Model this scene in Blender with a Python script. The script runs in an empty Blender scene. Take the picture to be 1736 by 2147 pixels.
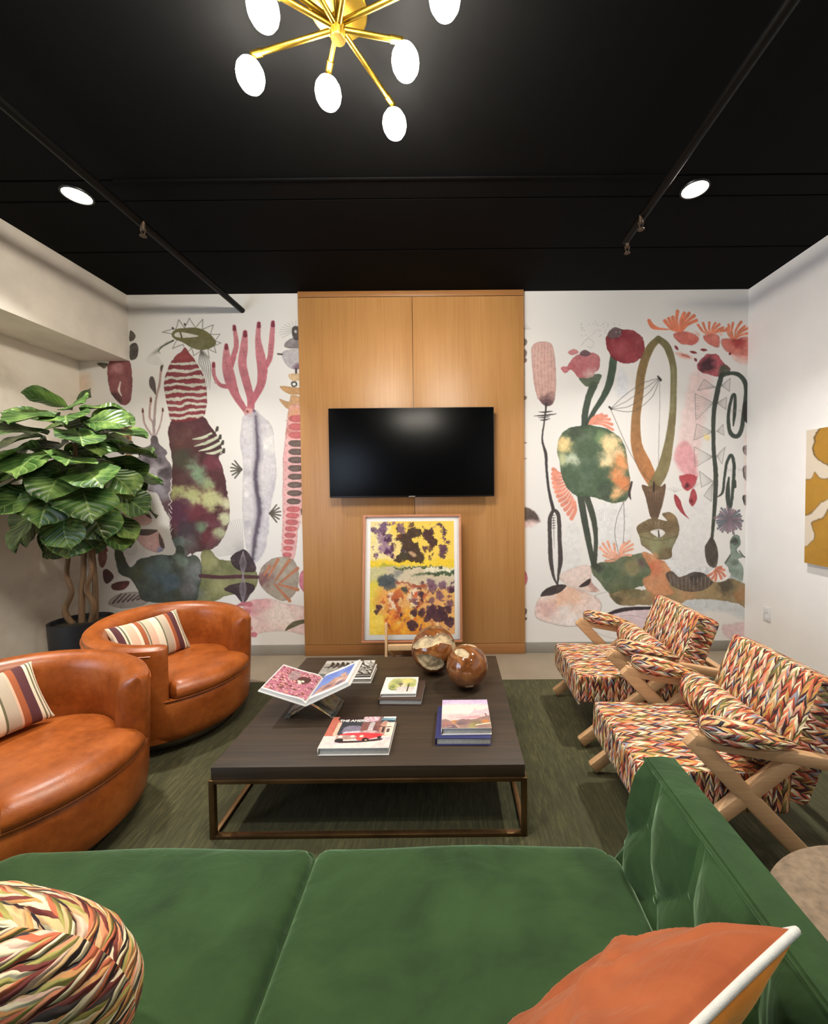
import bpy, bmesh, math, random
import numpy as np
from mathutils import Vector, Matrix
random.seed(7); RNG = np.random.default_rng(7)
PI = math.pi; SC = bpy.context.scene; COL = SC.collection
def sl(c):
    return tuple(((x/255)/12.92 if x/255 <= .04045 else ((x/255+.055)/1.055)**2.4) for x in c)
def npl(a):
    a = np.clip(a, 0, 255)/255
    return np.where(a <= .04045, a/12.92, ((a+.055)/1.055)**2.4)

# ------------------------------------------------------------------ camera
FPX, CX, CY = 831.0, 947.93, 1056.5
YAW, PITCH, ROLL = .00052, -.03002, -.00963
CAM = Vector((0, 0, 1.55))
fw = Vector((math.sin(YAW)*math.cos(PITCH), math.cos(YAW)*math.cos(PITCH), math.sin(PITCH)))
r0 = Vector((math.cos(YAW), -math.sin(YAW), 0)); u0 = r0.cross(fw)
rt = math.cos(ROLL)*r0 + math.sin(ROLL)*u0; up = -math.sin(ROLL)*r0 + math.cos(ROLL)*u0
cd = bpy.data.cameras.new('camera'); cam = bpy.data.objects.new('camera', cd); COL.objects.link(cam)
cd.sensor_fit = 'VERTICAL'; cd.sensor_height = 24; cd.lens = FPX*24/2147
cd.shift_x = (868-CX)/2147; cd.shift_y = (CY-1073.5)/2147; cd.clip_start = .02
cam.matrix_world = Matrix(((rt.x, up.x, -fw.x, CAM.x), (rt.y, up.y, -fw.y, CAM.y), (rt.z, up.z, -fw.z, CAM.z), (0, 0, 0, 1)))
SC.camera = cam
def wall_xz(u, v, y=3.77):
    u = np.asarray(u, float); v = np.asarray(v, float)
    a = (u-CX)/FPX; b = -(v-CY)/FPX
    d = [fw[i]+rt[i]*a+up[i]*b for i in range(3)]
    t = y/d[1]
    return t*d[0], 1.55+t*d[2]

# ------------------------------------------------------------------ materials
class NT:
    def __init__(s, name, rough=.5, **kw):
        s.m = bpy.data.materials.new(name); s.m.use_nodes = True
        s.t = s.m.node_tree; s.b = s.t.nodes['Principled BSDF']; s.b.inputs['Roughness'].default_value = rough
        for k, v in kw.items(): s.b.inputs[k.replace('_', ' ')].default_value = v
    def n(s, typ, ins=None, **at):
        x = s.t.nodes.new('ShaderNode'+typ)
        for k, v in at.items(): setattr(x, k, v)
        for k, v in (ins or {}).items():
            i = x.inputs[k]
            if isinstance(v, bpy.types.NodeSocket): s.t.links.new(v, i)
            else: i.default_value = v
        return x
    def ma(s, op, a, b=0.0, c=0.0):
        return s.n('Math', {0: a, 1: b, 2: c}, operation=op).outputs[0]
    def ramp(s, fac, stops, const=False):
        r = s.n('ValToRGB', {0: fac}); e = r.color_ramp.elements
        r.color_ramp.interpolation = 'CONSTANT' if const else 'LINEAR'
        while len(e) < len(stops): e.new(.5)
        for i, (p, c) in enumerate(stops):
            e[i].position = p; e[i].color = (*sl(c), 1)
        return r.outputs[0]
    def link(s, out, name): s.t.links.new(out, s.b.inputs[name])
    def col(s, c):
        if isinstance(c, tuple): s.b.inputs['Base Color'].default_value = (*sl(c), 1)
        else: s.link(c, 'Base Color')
        return s
    def bump(s, h, st=.3, d=.01):
        s.link(s.n('Bump', {'Height': h, 'Strength': st, 'Distance': d}).outputs[0], 'Normal'); return s
    def coord(s, which='Object', scale=(1, 1, 1), rot=(0, 0, 0)):
        c = s.n('TexCoord').outputs[which]
        return s.n('Mapping', {0: c, 'Scale': scale, 'Rotation': rot}).outputs[0]
    def noise(s, vec, scale, detail=4, rough=.55, dist=0.0):
        return s.n('TexNoise', {'Vector': vec, 'Scale': scale, 'Detail': detail, 'Roughness': rough, 'Distortion': dist}).outputs[0]

def plain(name, c, rough=.5, var=0, scale=8, bump=0, **kw):
    t = NT(name, rough, **kw)
    if var or bump:
        nz = t.noise(t.coord(), scale)
    if var:
        a = tuple(max(0, x*(1-var)) for x in c); b = tuple(min(255, x*(1+var)) for x in c)
        t.col(t.ramp(nz, [(.3, a), (.7, b)]))
    else: t.col(c)
    if bump: t.bump(t.noise(t.coord(), scale*12, 3), bump, .004)
    return t.m
def wood(name, c1, c2, rough=.45, axis=2, scale=1.0, fine=60, **kw):
    t = NT(name, rough, **kw)
    sc = [fine*scale]*3; sc[axis] = 1.6*scale
    a = t.noise(t.coord(scale=tuple(sc)), 1, 6, .6, .4)
    sc2 = [5*scale]*3; sc2[axis] = .5*scale
    b = t.noise(t.coord(scale=tuple(sc2)), 1, 3, .5)
    f = t.ma('ADD', t.ma('MULTIPLY', a, .6), t.ma('MULTIPLY', b, .4))
    t.col(t.ramp(f, [(.32, c1), (.68, c2)])); t.bump(a, .08, .002)
    return t.m
def colattr(name, rough=.6, **kw):
    t = NT(name, rough, **kw)
    t.link(t.n('VertexColor', layer_name='paint').outputs[0], 'Base Color'); return t.m

M = {}
M['wall'] = plain('white_paint', (236, 233, 230), .75, .012, 3, .03)
M['concrete'] = plain('pale_concrete', (218, 210, 198), .8, .07, 2.2, .12)
def plaster():
    t = NT('mottled_plaster', .85)
    a = t.noise(t.coord(scale=(1, .8, 1)), 2.0, 7, .62, .3)
    t.col(t.ramp(a, [(.3, (198, 187, 172)), (.5, (224, 214, 199)), (.7, (233, 225, 212))])); t.bump(t.noise(t.coord(), 60, 3), .06, .003); return t.m
M['plaster'] = plaster()
M['ceil'] = plain('black_ceiling_paint', (5, 5, 5.5), .8, .12, 14, .1, Specular_IOR_Level=.09)
M['dark'] = plain('dark_rear_wall', (52, 50, 50), .8, .03, 4)
M['floor'] = plain('taupe_concrete_floor', (140, 127, 109), .5, .05, 2.5)
M['base'] = plain('grey_baseboard', (146, 141, 132), .55, .02)
M['panel'] = wood('oak_veneer', (172, 121, 68), (194, 143, 88), .42, 2, 1.0, 55)
M['panel2'] = wood('oak_veneer_plinth', (146, 98, 52), (172, 120, 72), .42, 0, 1.0, 55)
M['black'] = plain('black_plastic', (14, 14, 15), .35, .05)
def scr():
    t = NT('glossy_screen', .30); t.b.inputs['Specular IOR Level'].default_value = .12
    t.col(t.ramp(t.noise(t.coord(), 2), [(.3, (4, 4, 5)), (.7, (6, 6, 7))])); return t.m
M['screen'] = scr()
M['frame'] = wood('copper_toned_wood', (176, 112, 78), (200, 136, 100), .4, 2, 1, 60)
M['mat'] = plain('white_mat_board', (244, 240, 234), .8, .005)
M['paint'] = colattr('watercolour_paper', .8)
M['mural'] = colattr('printed_wallcovering', .75)
M['print'] = colattr('printed_cover', .32)
M['ash'] = wood('pale_ash_wood', (180, 138, 96), (206, 165, 122), .45, 0, 1, 70)
M['pine'] = wood('pale_easel_wood', (206, 164, 116), (228, 190, 146), .5, 2, 1, 60)
M['table'] = wood('dark_stained_oak', (34, 26, 17), (68, 53, 38), .5, 0, 1, 42)
def bronze():
    t = NT('aged_bronze', .38, Metallic=.85)
    t.col(t.ramp(t.noise(t.coord(), 9), [(.3, (94, 70, 44)), (.7, (124, 94, 60))])); return t.m
M['bronze'] = bronze()
def brass():
    t = NT('brushed_brass', .34, Metallic=1.0)
    t.col(t.ramp(t.noise(t.coord(), 20), [(.3, (112, 90, 28)), (.7, (132, 108, 38))])); return t.m
M['brass'] = brass()
def steel():
    t = NT('brushed_plinth_metal', .35, Metallic=.9)
    t.col(t.ramp(t.noise(t.coord(scale=(1, 1, 30)), 6), [(.3, (150, 144, 134)), (.7, (180, 174, 164))])); return t.m
M['steel'] = steel()
def leather():
    t = NT('cognac_leather', .34); o = t.coord()
    a = t.noise(o, 5, 5, .6); b = t.noise(o, 40, 3)
    f = t.ma('ADD', t.ma('MULTIPLY', a, .8), t.ma('MULTIPLY', b, .2))
    t.col(t.ramp(f, [(.3, (124, 60, 20)), (.55, (162, 85, 33)), (.75, (182, 103, 45))]))
    v = t.n('TexVoronoi', {'Vector': o, 'Scale': 260.0}).outputs[0]
    t.bump(t.ma('ADD', t.ma('MULTIPLY', v, .25), t.noise(o, 9, 3)), .18, .006)
    t.link(t.ma('ADD', t.ma('MULTIPLY', a, .22), .24), 'Roughness'); return t.m
M['leather'] = leather()
def velvet(name, c1, c2, tint, sheen=.55):
    t = NT(name, .8); o = t.coord()
    a = t.noise(o, 4.5, 5, .6, .6)
    t.col(t.ramp(a, [(.3, c1), (.72, c2)]))
    t.b.inputs['Sheen Weight'].default_value = sheen; t.b.inputs['Sheen Roughness'].default_value = .35
    t.b.inputs['Sheen Tint'].default_value = (*sl(tint), 1); t.b.inputs['Specular IOR Level'].default_value = .2
    w = t.noise(t.coord(scale=(1, 1.6, 1)), 6, 3, .5, 1.2)
    t.bump(w, .22, .03); return t.m
M['velvet'] = velvet('green_velvet', (32, 54, 25), (51, 77, 40), (190, 230, 186), 1.0)
M['rust'] = velvet('rust_velvet', (134, 64, 33), (170, 92, 53), (255, 200, 160), .3)
M['orange'] = velvet('orange_velvet', (222, 130, 44), (240, 156, 66), (255, 220, 150), .4)
M['cord'] = plain('grey_white_cord', (206, 204, 196), .7, .03, 60, .2)
PAL = [(0, (240, 222, 182)), (.17, (214, 172, 120)), (.28, (176, 74, 46)), (.40, (222, 124, 88)), (.52, (122, 114, 58)), (.61, (86, 36, 36)), (.70, (52, 47, 54)), (.77, (150, 150, 160)), (.84, (226, 160, 140)), (.92, (210, 158, 84))]
PAL2 = [(0, (240, 222, 182)), (.22, (226, 184, 130)), (.34, (206, 110, 74)), (.46, (232, 150, 108)), (.58, (176, 166, 90)), (.68, (120, 52, 44)), (.75, (70, 56, 52)), (.81, (236, 196, 170)), (.9, (224, 160, 96))]
def braid(name, w=.039, h=.036, off=0.0, pal=PAL):
    t = NT(name, .85); uv = t.n('UVMap').outputs[0]
    nz = t.n('TexNoise', {'Vector': uv, 'Scale': 26.0, 'Detail': 2.0}).outputs['Color']
    d = t.n('VectorMath', {0: nz, 1: (.5, .5, .5)}, operation='SUBTRACT').outputs[0]
    d = t.n('VectorMath', {0: d, 'Scale': w*.45}, operation='SCALE').outputs[0]
    p = t.n('VectorMath', {0: uv, 1: d}, operation='ADD').outputs[0]
    s = t.n('SeparateXYZ', {0: p}); x = t.ma('DIVIDE', t.ma('ADD', s.outputs[0], 5+off), w)
    fx = t.ma('FRACT', x); ci = t.ma('FLOOR', x)
    half = t.ma('GREATER_THAN', fx, .5)
    a = t.ma('MULTIPLY', t.ma('ABSOLUTE', t.ma('SUBTRACT', fx, .5)), 2.0)
    y = t.ma('ADD', t.ma('DIVIDE', t.ma('ADD', s.outputs[1], 5), h), t.ma('MULTIPLY', a, 1.15))
    k = t.ma('ADD', t.ma('MULTIPLY', ci, 2), half)
    y = t.ma('ADD', y, t.n('TexWhiteNoise', {'W': k}, noise_dimensions='1D').outputs[0])
    iy = t.ma('FLOOR', y); fy = t.ma('FRACT', y)
    # each leaf shaped stitch is split lengthwise into two yarns
    cv = t.n('CombineXYZ', {0: k, 1: iy, 2: t.ma('GREATER_THAN', fy, .52)}).outputs[0]
    rnd = t.n('TexWhiteNoise', {'Vector': cv}, noise_dimensions='3D').outputs[0]
    c = t.ramp(rnd, pal, True)
    gap_shade = t.ramp(rnd, [(0, (70, 34, 34)), (.25, (48, 44, 50)), (.45, (96, 88, 50)), (.65, (150, 70, 48)), (.82, (186, 150, 108))], True)  # darker yarn colours where strands meet, standing in for shade in the gaps
    gap = t.ma('GREATER_THAN', t.ma('ADD', a, t.ma('MULTIPLY', t.ma('ABSOLUTE', t.ma('SUBTRACT', fy, .5)), .16)), .93)
    t.col(t.n('Mix', {0: gap, 6: c, 7: gap_shade}, data_type='RGBA').outputs[2])
    hh = t.ma('MULTIPLY', t.ma('SINE', t.ma('MULTIPLY', fy, PI)), t.ma('SINE', t.ma('MULTIPLY', t.ma('FRACT', t.ma('MULTIPLY', fx, 2)), PI)))
    t.bump(t.ma('ADD', t.ma('MULTIPLY', hh, .4), t.ma('SUBTRACT', 1.0, t.ma('MULTIPLY', a, a))), .9, .012); return t.m
M['braid'] = braid('braided_wool')
M['braid2'] = braid('braided_pillow_wool', .038, .040, .7, PAL2)
def stripes():
    t = NT('striped_wool', .85); uv = t.n('UVMap').outputs[0]; s = t.n('SeparateXYZ', {0: uv})
    cr, ol, ma, ru, pk, gr = (236, 222, 196), (112, 108, 78), (92, 48, 52), (170, 92, 52), (230, 188, 160), (196, 180, 158)
    st = [(0, cr), (.03, ma), (.10, cr), (.12, ol), (.14, cr), (.16, pk), (.26, cr), (.30, ru), (.36, gr), (.38, ol), (.395, pk), (.50, cr), (.60, ol), (.62, gr),
          (.72, pk), (.74, ru), (.80, ma), (.89, cr), (.92, ol), (.935, cr), (.955, ol), (.965, cr)]
    t.col(t.ramp(s.outputs[0], st, True))
    rib = t.ma('SINE', t.ma('MULTIPLY', s.outputs[1], 420)); rib2 = t.ma('SINE', t.ma('MULTIPLY', s.outputs[0], 300))
    t.bump(t.ma('ADD', rib, rib2), .35, .003); return t.m
M['stripe'] = stripes()
def rug():
    t = NT('olive_rug_pile', .95); o = t.coord()
    a = t.noise(t.coord(scale=(80, 9, 1)), 1, 6, .7, .5); b = t.noise(o, 1.6, 5, .6); c = t.noise(o, 180, 2)
    f = t.ma('ADD', t.ma('MULTIPLY', a, .6), t.ma('ADD', t.ma('MULTIPLY', b, .3), t.ma('MULTIPLY', c, .1)))
    t.col(t.ramp(f, [(.3, (36, 37, 19)), (.5, (64, 63, 37)), (.72, (106, 101, 66))]))
    t.bump(t.ma('ADD', c, a), .35, .006); return t.m
M['rug'] = rug()
def leaf():
    t = NT('fig_leaf', .36); uv = t.n('UVMap').outputs[0]; s = t.n('SeparateXYZ', {0: uv})
    ab = t.ma('ABSOLUTE', s.outputs[0])
    mid = t.ma('LESS_THAN', ab, .035)
    fr = t.ma('FRACT', t.ma('SUBTRACT', t.ma('MULTIPLY', s.outputs[1], 7.0), t.ma('MULTIPLY', ab, 2.4)))
    vein = t.ma('MAXIMUM', mid, t.ma('LESS_THAN', fr, .10))
    o = t.coord(); a = t.noise(o, 7, 4)
    base = t.ramp(a, [(.3, (26, 48, 20)), (.5, (60, 92, 40)), (.68, (124, 152, 76))])
    mx = t.n('Mix', {0: t.ma('MULTIPLY', vein, .5), 6: base, 7: (*sl((150, 168, 100)), 1)}, data_type='RGBA').outputs[2]
    t.col(mx); hgt = t.ma('SINE', t.ma('MULTIPLY', fr, PI)); t.bump(hgt, .4, .012); return t.m
M['leaf'] = leaf()
M['bark'] = wood('fig_bark', (70, 50, 34), (132, 102, 70), .8, 2, .6, 40)
M['pot'] = plain('black_pot', (24, 25, 28), .55, .06, 6)
M['soil'] = plain('dark_moss_soil', (44, 40, 26), .95, .3, 30, .5)
M['page'] = plain('paper_page_edges', (206, 202, 192), .8, .05, 90, .2)
M['coverw'] = plain('white_cover', (226, 222, 216), .4, .02)
M['coverb'] = plain('navy_cover', (44, 46, 96), .5, .05)
M['coverd'] = plain('brown_cover', (72, 54, 46), .5, .05)
M['text'] = plain('white_lettering', (238, 234, 228), .5, .01)
M['ottoman'] = plain('taupe_boucle', (132, 114, 94), .95, .14, 40, .5)
M['switch'] = plain('white_switch_plate', (222, 222, 224), .4, .01)
M['sprink'] = plain('tarnished_sprinkler', (90, 74, 60), .45, .1, 30, 0, Metallic=.6)
M['pipe'] = plain('black_pipe', (5, 5, 5), .4, .05, Specular_IOR_Level=.12)
def acrylic():
    t = NT('clear_acrylic', .03); t.b.inputs['Transmission Weight'].default_value = .95; t.b.inputs['IOR'].default_value = 1.45
    t.col(t.ramp(t.noise(t.coord(), 3), [(.3, (228, 232, 222)), (.7, (240, 242, 232))])); return t.m
M['acrylic'] = acrylic()
def pane():
    m = bpy.data.materials.new('picture_glazing'); m.use_nodes = True; nt = m.node_tree; nt.nodes.clear()
    o = nt.nodes.new('ShaderNodeOutputMaterial'); mx = nt.nodes.new('ShaderNodeMixShader'); tr = nt.nodes.new('ShaderNodeBsdfTransparent')
    gl = nt.nodes.new('ShaderNodeBsdfGlossy'); gl.inputs['Roughness'].default_value = .02; lw = nt.nodes.new('ShaderNodeLayerWeight'); pw_ = nt.nodes.new('ShaderNodeMath'); pw_.operation = 'POWER'; pw_.inputs[1].default_value = 4; nt.links.new(lw.outputs['Facing'], pw_.inputs[0])
    fr = nt.nodes.new('ShaderNodeMath'); fr.operation = 'MULTIPLY_ADD'; fr.inputs[1].default_value = .6; fr.inputs[2].default_value = .03; nt.links.new(pw_.outputs[0], fr.inputs[0])
    nt.links.new(fr.outputs[0], mx.inputs[0]); nt.links.new(tr.outputs[0], mx.inputs[1]); nt.links.new(gl.outputs[0], mx.inputs[2]); nt.links.new(mx.outputs[0], o.inputs[0])
    return m
M['pane'] = pane()
def glow(name, c, st):
    t = NT(name, .4); t.col((250, 246, 238))
    t.b.inputs['Emission Color'].default_value = (*sl(c), 1); t.b.inputs['Emission Strength'].default_value = st; return t.m
M['bulb'] = glow('frosted_bulb_glass', (255, 246, 230), 205)
M['down'] = glow('downlight_diffuser', (255, 244, 226), 22)
def stone(name, c):
    t = NT(name, .12); o = t.coord()
    a = t.noise(o, 7, 6, .6, 1.5)
    t.col(t.ramp(a, c)); t.b.inputs['Coat Weight'].default_value = .6; t.b.inputs['Coat Roughness'].default_value = .04; return t.m
M['burl'] = stone('polished_burl', [(.3, (66, 36, 18)), (.5, (128, 76, 38)), (.72, (172, 116, 66))])
M['raw'] = plain('raw_pale_wood', (186, 164, 128), .75, .22, 22, .5)

# ------------------------------------------------------------------ mesh builder
class B:
    def __init__(s):
        s.v = []; s.f = []; s.mi = []; s.uv = []; s.cur = 0; s.sm = []; s.smooth = True
    def add(s, vs, fs, uvs=None, mat=None):
        o = len(s.v); s.v += [tuple(p) for p in vs]
        for i, f in enumerate(fs):
            s.f.append([o+k for k in f]); s.mi.append(s.cur if mat is None else mat); s.sm.append(s.smooth)
            s.uv.append(uvs[i] if uvs else None)
        return s
    def bm(s, bm, mat=None):
        bm.verts.index_update()
        s.add([v.co[:] for v in bm.verts], [[v.index for v in f.verts] for f in bm.faces], None, mat); bm.free(); return s
    def box(s, c, d, bev=0, rot=None, seg=2, mat=None):
        bm = bmesh.new(); bmesh.ops.create_cube(bm, size=1)
        bmesh.ops.scale(bm, vec=d, verts=bm.verts)
        if bev: bmesh.ops.bevel(bm, geom=list(bm.edges), offset=bev, segments=seg, profile=.5, affect='EDGES')
        if rot is not None: bmesh.ops.rotate(bm, cent=(0, 0, 0), matrix=rot, verts=bm.verts)
        bmesh.ops.translate(bm, vec=c, verts=bm.verts); return s.bm(bm, mat)
    def bar(s, p, q, w, h, bev=.002, upv=(0, 0, 1), mat=None):
        p, q = Vector(p), Vector(q); z = (q-p); L = z.length; z.normalize()
        x = Vector(upv).cross(z)
        if x.length < 1e-4: x = Vector((1, 0, 0)).cross(z)
        x.normalize(); y = z.cross(x)
        R = Matrix((x, y, z)).transposed()
        return s.box((p+q)/2, (w, h, L), bev, R, 2, mat)
    def sweep(s, rings, closed=True, caps=True, mat=None, uvf=None):
        n = len(rings[0]); vs = [p for r in rings for p in r]; fs = []; uvs = []
        for i in range(len(rings)-1):
            for j in range(n if closed else n-1):
                k = (j+1) % n
                fs.append([i*n+j, i*n+k, (i+1)*n+k, (i+1)*n+j])
                if uvf: uvs.append([uvf(i, j), uvf(i, j+1), uvf(i+1, j+1), uvf(i+1, j)])
        if caps and closed:
            fs.append(list(range(n))[::-1]); fs.append([(len(rings)-1)*n+j for j in range(n)])
            if uvf: uvs += [[(0, 0)]*n, [(0, 0)]*n]
        return s.add(vs, fs, uvs if uvf else None, mat)
    def tube(s, pts, r, n=10, caps=True, mat=None, loop=False, uvf=None):
        P = [Vector(p) for p in pts]; m = len(P); rings = []; ref = None
        for i in range(m):
            a = P[(i-1) % m] if (loop or i > 0) else P[i]; b = P[(i+1) % m] if (loop or i < m-1) else P[i]
            z = (b-a).normalized()
            if ref is None:
                ref = Vector((0, 0, 1)) if abs(z.z) < .9 else Vector((1, 0, 0))
            x = ref-z*ref.dot(z); x.normalize(); ref = x; y = z.cross(x)
            rr = r(i/(m-1)) if callable(r) else r
            rings.append([P[i]+x*math.cos(2*PI*j/n)*rr+y*math.sin(2*PI*j/n)*rr for j in range(n)])
        if loop: rings.append(rings[0]); caps = False
        return s.sweep(rings, True, caps, mat, uvf)
    def lathe(s, prof, n=32, c=(0, 0, 0), mat=None):
        rings = [[(c[0]+r*math.cos(2*PI*j/n), c[1]+r*math.sin(2*PI*j/n), c[2]+z) for j in range(n)] for r, z in prof]
        return s.sweep(rings, True, True, mat)
    def cyl(s, p, q, r, n=16, mat=None): return s.tube([p, q], r, n, True, mat)
    def prism(s, pts, z0, z1, fr=None, mat=None):
        n = len(pts); f = fr or (lambda x, y, z: (x, y, z))
        vs = [f(x, y, z0) for x, y in pts]+[f(x, y, z1) for x, y in pts]
        fs = [list(range(n))[::-1], list(range(n, 2*n))]+[[i, (i+1) % n, n+(i+1) % n, n+i] for i in range(n)]
        return s.add(vs, fs, None, mat)
    def rbox(s, c, d, r, n=14, puff=(0, 0, 0), uvm=None, rot=None, fn=None, mat=None):
        """rounded cushion; uvm maps a face axis to the axes used as (u, v)"""
        h = [x/2 for x in d]; R = rot or Matrix.Identity(3); c = Vector(c)
        for ax in range(3):
            a1, a2 = (ax+1) % 3, (ax+2) % 3
            for sg in (-1, 1):
                vs = []; raw = []
                for i in range(n+1):
                    for j in range(n+1):
                        p = [0, 0, 0]; p[ax] = sg
                        p[a1] = -math.cos(PI*i/n)*.5+(2*i/n-1)*.5
                        p[a2] = -math.cos(PI*j/n)*.5+(2*j/n-1)*.5
                        w = [p[k]*h[k] for k in range(3)]
                        q = [max(-(h[k]-r), min(h[k]-r, w[k])) for k in range(3)]
                        dv = Vector([w[k]-q[k] for k in range(3)])
                        if dv.length > 1e-9: dv.normalize()
                        pos = [q[k]+dv[k]*r for k in range(3)]
                        for k in range(3):
                            if puff[k]:
                                e1, e2 = (k+1) % 3, (k+2) % 3
                                b = max(0, 1-(pos[e1]/h[e1])**2)*max(0, 1-(pos[e2]/h[e2])**2)
                                pos[k] += puff[k]*b**.6*(pos[k]/h[k])
                        raw.append(w)
                        v = Vector(pos)
                        if fn: v = fn(v)
                        vs.append(R @ v+c)
                fs = []; uvs = []
                for i in range(n):
                    for j in range(n):
                        f = [i*(n+1)+j, (i+1)*(n+1)+j, (i+1)*(n+1)+j+1, i*(n+1)+j+1]
                        if sg < 0: f = f[::-1]
                        fs.append(f)
                        if uvm: uvs.append([(raw[k][uvm[ax][0]], raw[k][uvm[ax][1]]+(h[ax]*sg if ax else 0)) for k in f])
                s.add(vs, fs, uvs if uvm else None, mat)
        return s
    def build(s, name, mats, parent=None, world=False, weld=True, loc=None):
        me = bpy.data.meshes.new(name); off = Vector((0, 0, 0))
        if parent is not None and world: off = parent.location
        if loc is not None: off = Vector(loc)
        V = [(v[0]-off[0], v[1]-off[1], v[2]-off[2]) for v in s.v]
        me.from_pydata(V, [], s.f)
        for m in (mats if isinstance(mats, (list, tuple)) else [mats]): me.materials.append(M[m] if isinstance(m, str) else m)
        me.polygons.foreach_set('material_index', s.mi); me.polygons.foreach_set('use_smooth', s.sm)
        if any(u is not None for u in s.uv):
            ul = me.uv_layers.new(name='UVMap'); flat = []
            for f, u in zip(s.f, s.uv):
                for q in (u if u is not None else [(0, 0)]*len(f)): flat += [q[0], q[1]]
            ul.data.foreach_set('uv', flat)
        if weld:
            bm = bmesh.new(); bm.from_mesh(me); bmesh.ops.remove_doubles(bm, verts=bm.verts, dist=1e-5)
            bmesh.ops.recalc_face_normals(bm, faces=bm.faces); bm.to_mesh(me); bm.free()
        try: me.set_sharp_from_angle(angle=math.radians(38))
        except Exception: pass
        o = bpy.data.objects.new(name, me); COL.objects.link(o)
        if parent is not None: o.parent = parent
        elif loc is not None: o.location = loc
        return o
def thing(name, loc=(0, 0, 0), rz=0, label=None, cat=None, group=None):
    o = bpy.data.objects.new(name, None); o.empty_display_size = .05; COL.objects.link(o)
    o.location = loc; o.rotation_euler = (0, 0, rz); return tag(o, label, cat, group)
def tag(o, label=None, cat=None, group=None, kind=None):
    for k, v in (('label', label), ('category', cat), ('group', group), ('kind', kind)):
        if v: o[k] = v
    return o
def copy_tree(o, parent=None):
    c = o.copy(); COL.objects.link(c)
    if parent is not None: c.parent = parent
    for ch in [x for x in o.children]: copy_tree(ch, c)
    return c
def struct(b, name, mats): return tag(b.build(name, mats), kind='structure')

# ------------------------------------------------------------------ painting on a grid of coloured vertices
def vnoise(h, w, cell, seed):
    r = np.random.default_rng(seed); gh, gw = int(h/cell)+3, int(w/cell)+3
    g = r.random((gh, gw)); y = np.arange(h)/cell; x = np.arange(w)/cell
    yi = y.astype(int); xi = x.astype(int); fy = (y-yi)[:, None]; fx = (x-xi)[None]
    fy = fy*fy*(3-2*fy); fx = fx*fx*(3-2*fx)
    return (g[yi][:, xi]*(1-fy)*(1-fx)+g[yi+1][:, xi]*fy*(1-fx)+g[yi][:, xi+1]*(1-fy)*fx+g[yi+1][:, xi+1]*fy*fx)
def fbm(h, w, cell, seed):
    a = 0; amp = .5; t = 0
    for k in range(4):
        if cell < 1.2: break
        a = a+amp*vnoise(h, w, cell, seed+k); t += amp; amp *= .55; cell /= 2.1
    return a/t-.5
def smooth(P, k=4, closed=True):
    P = np.array(P, float); n = len(P); out = []
    for i in range(n if closed else n-1):
        if closed: p0, p1, p2, p3 = P[i-1], P[i], P[(i+1) % n], P[(i+2) % n]
        else: p0, p1, p2, p3 = P[max(i-1, 0)], P[i], P[i+1], P[min(i+2, n-1)]
        for t in np.arange(k)/k:
            out.append(.5*(2*p1+(p2-p0)*t+(2*p0-5*p1+4*p2-p3)*t*t+(3*p1-p0-3*p2+p3)*t**3))
    if not closed: out.append(P[-1])
    return np.array(out)
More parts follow.
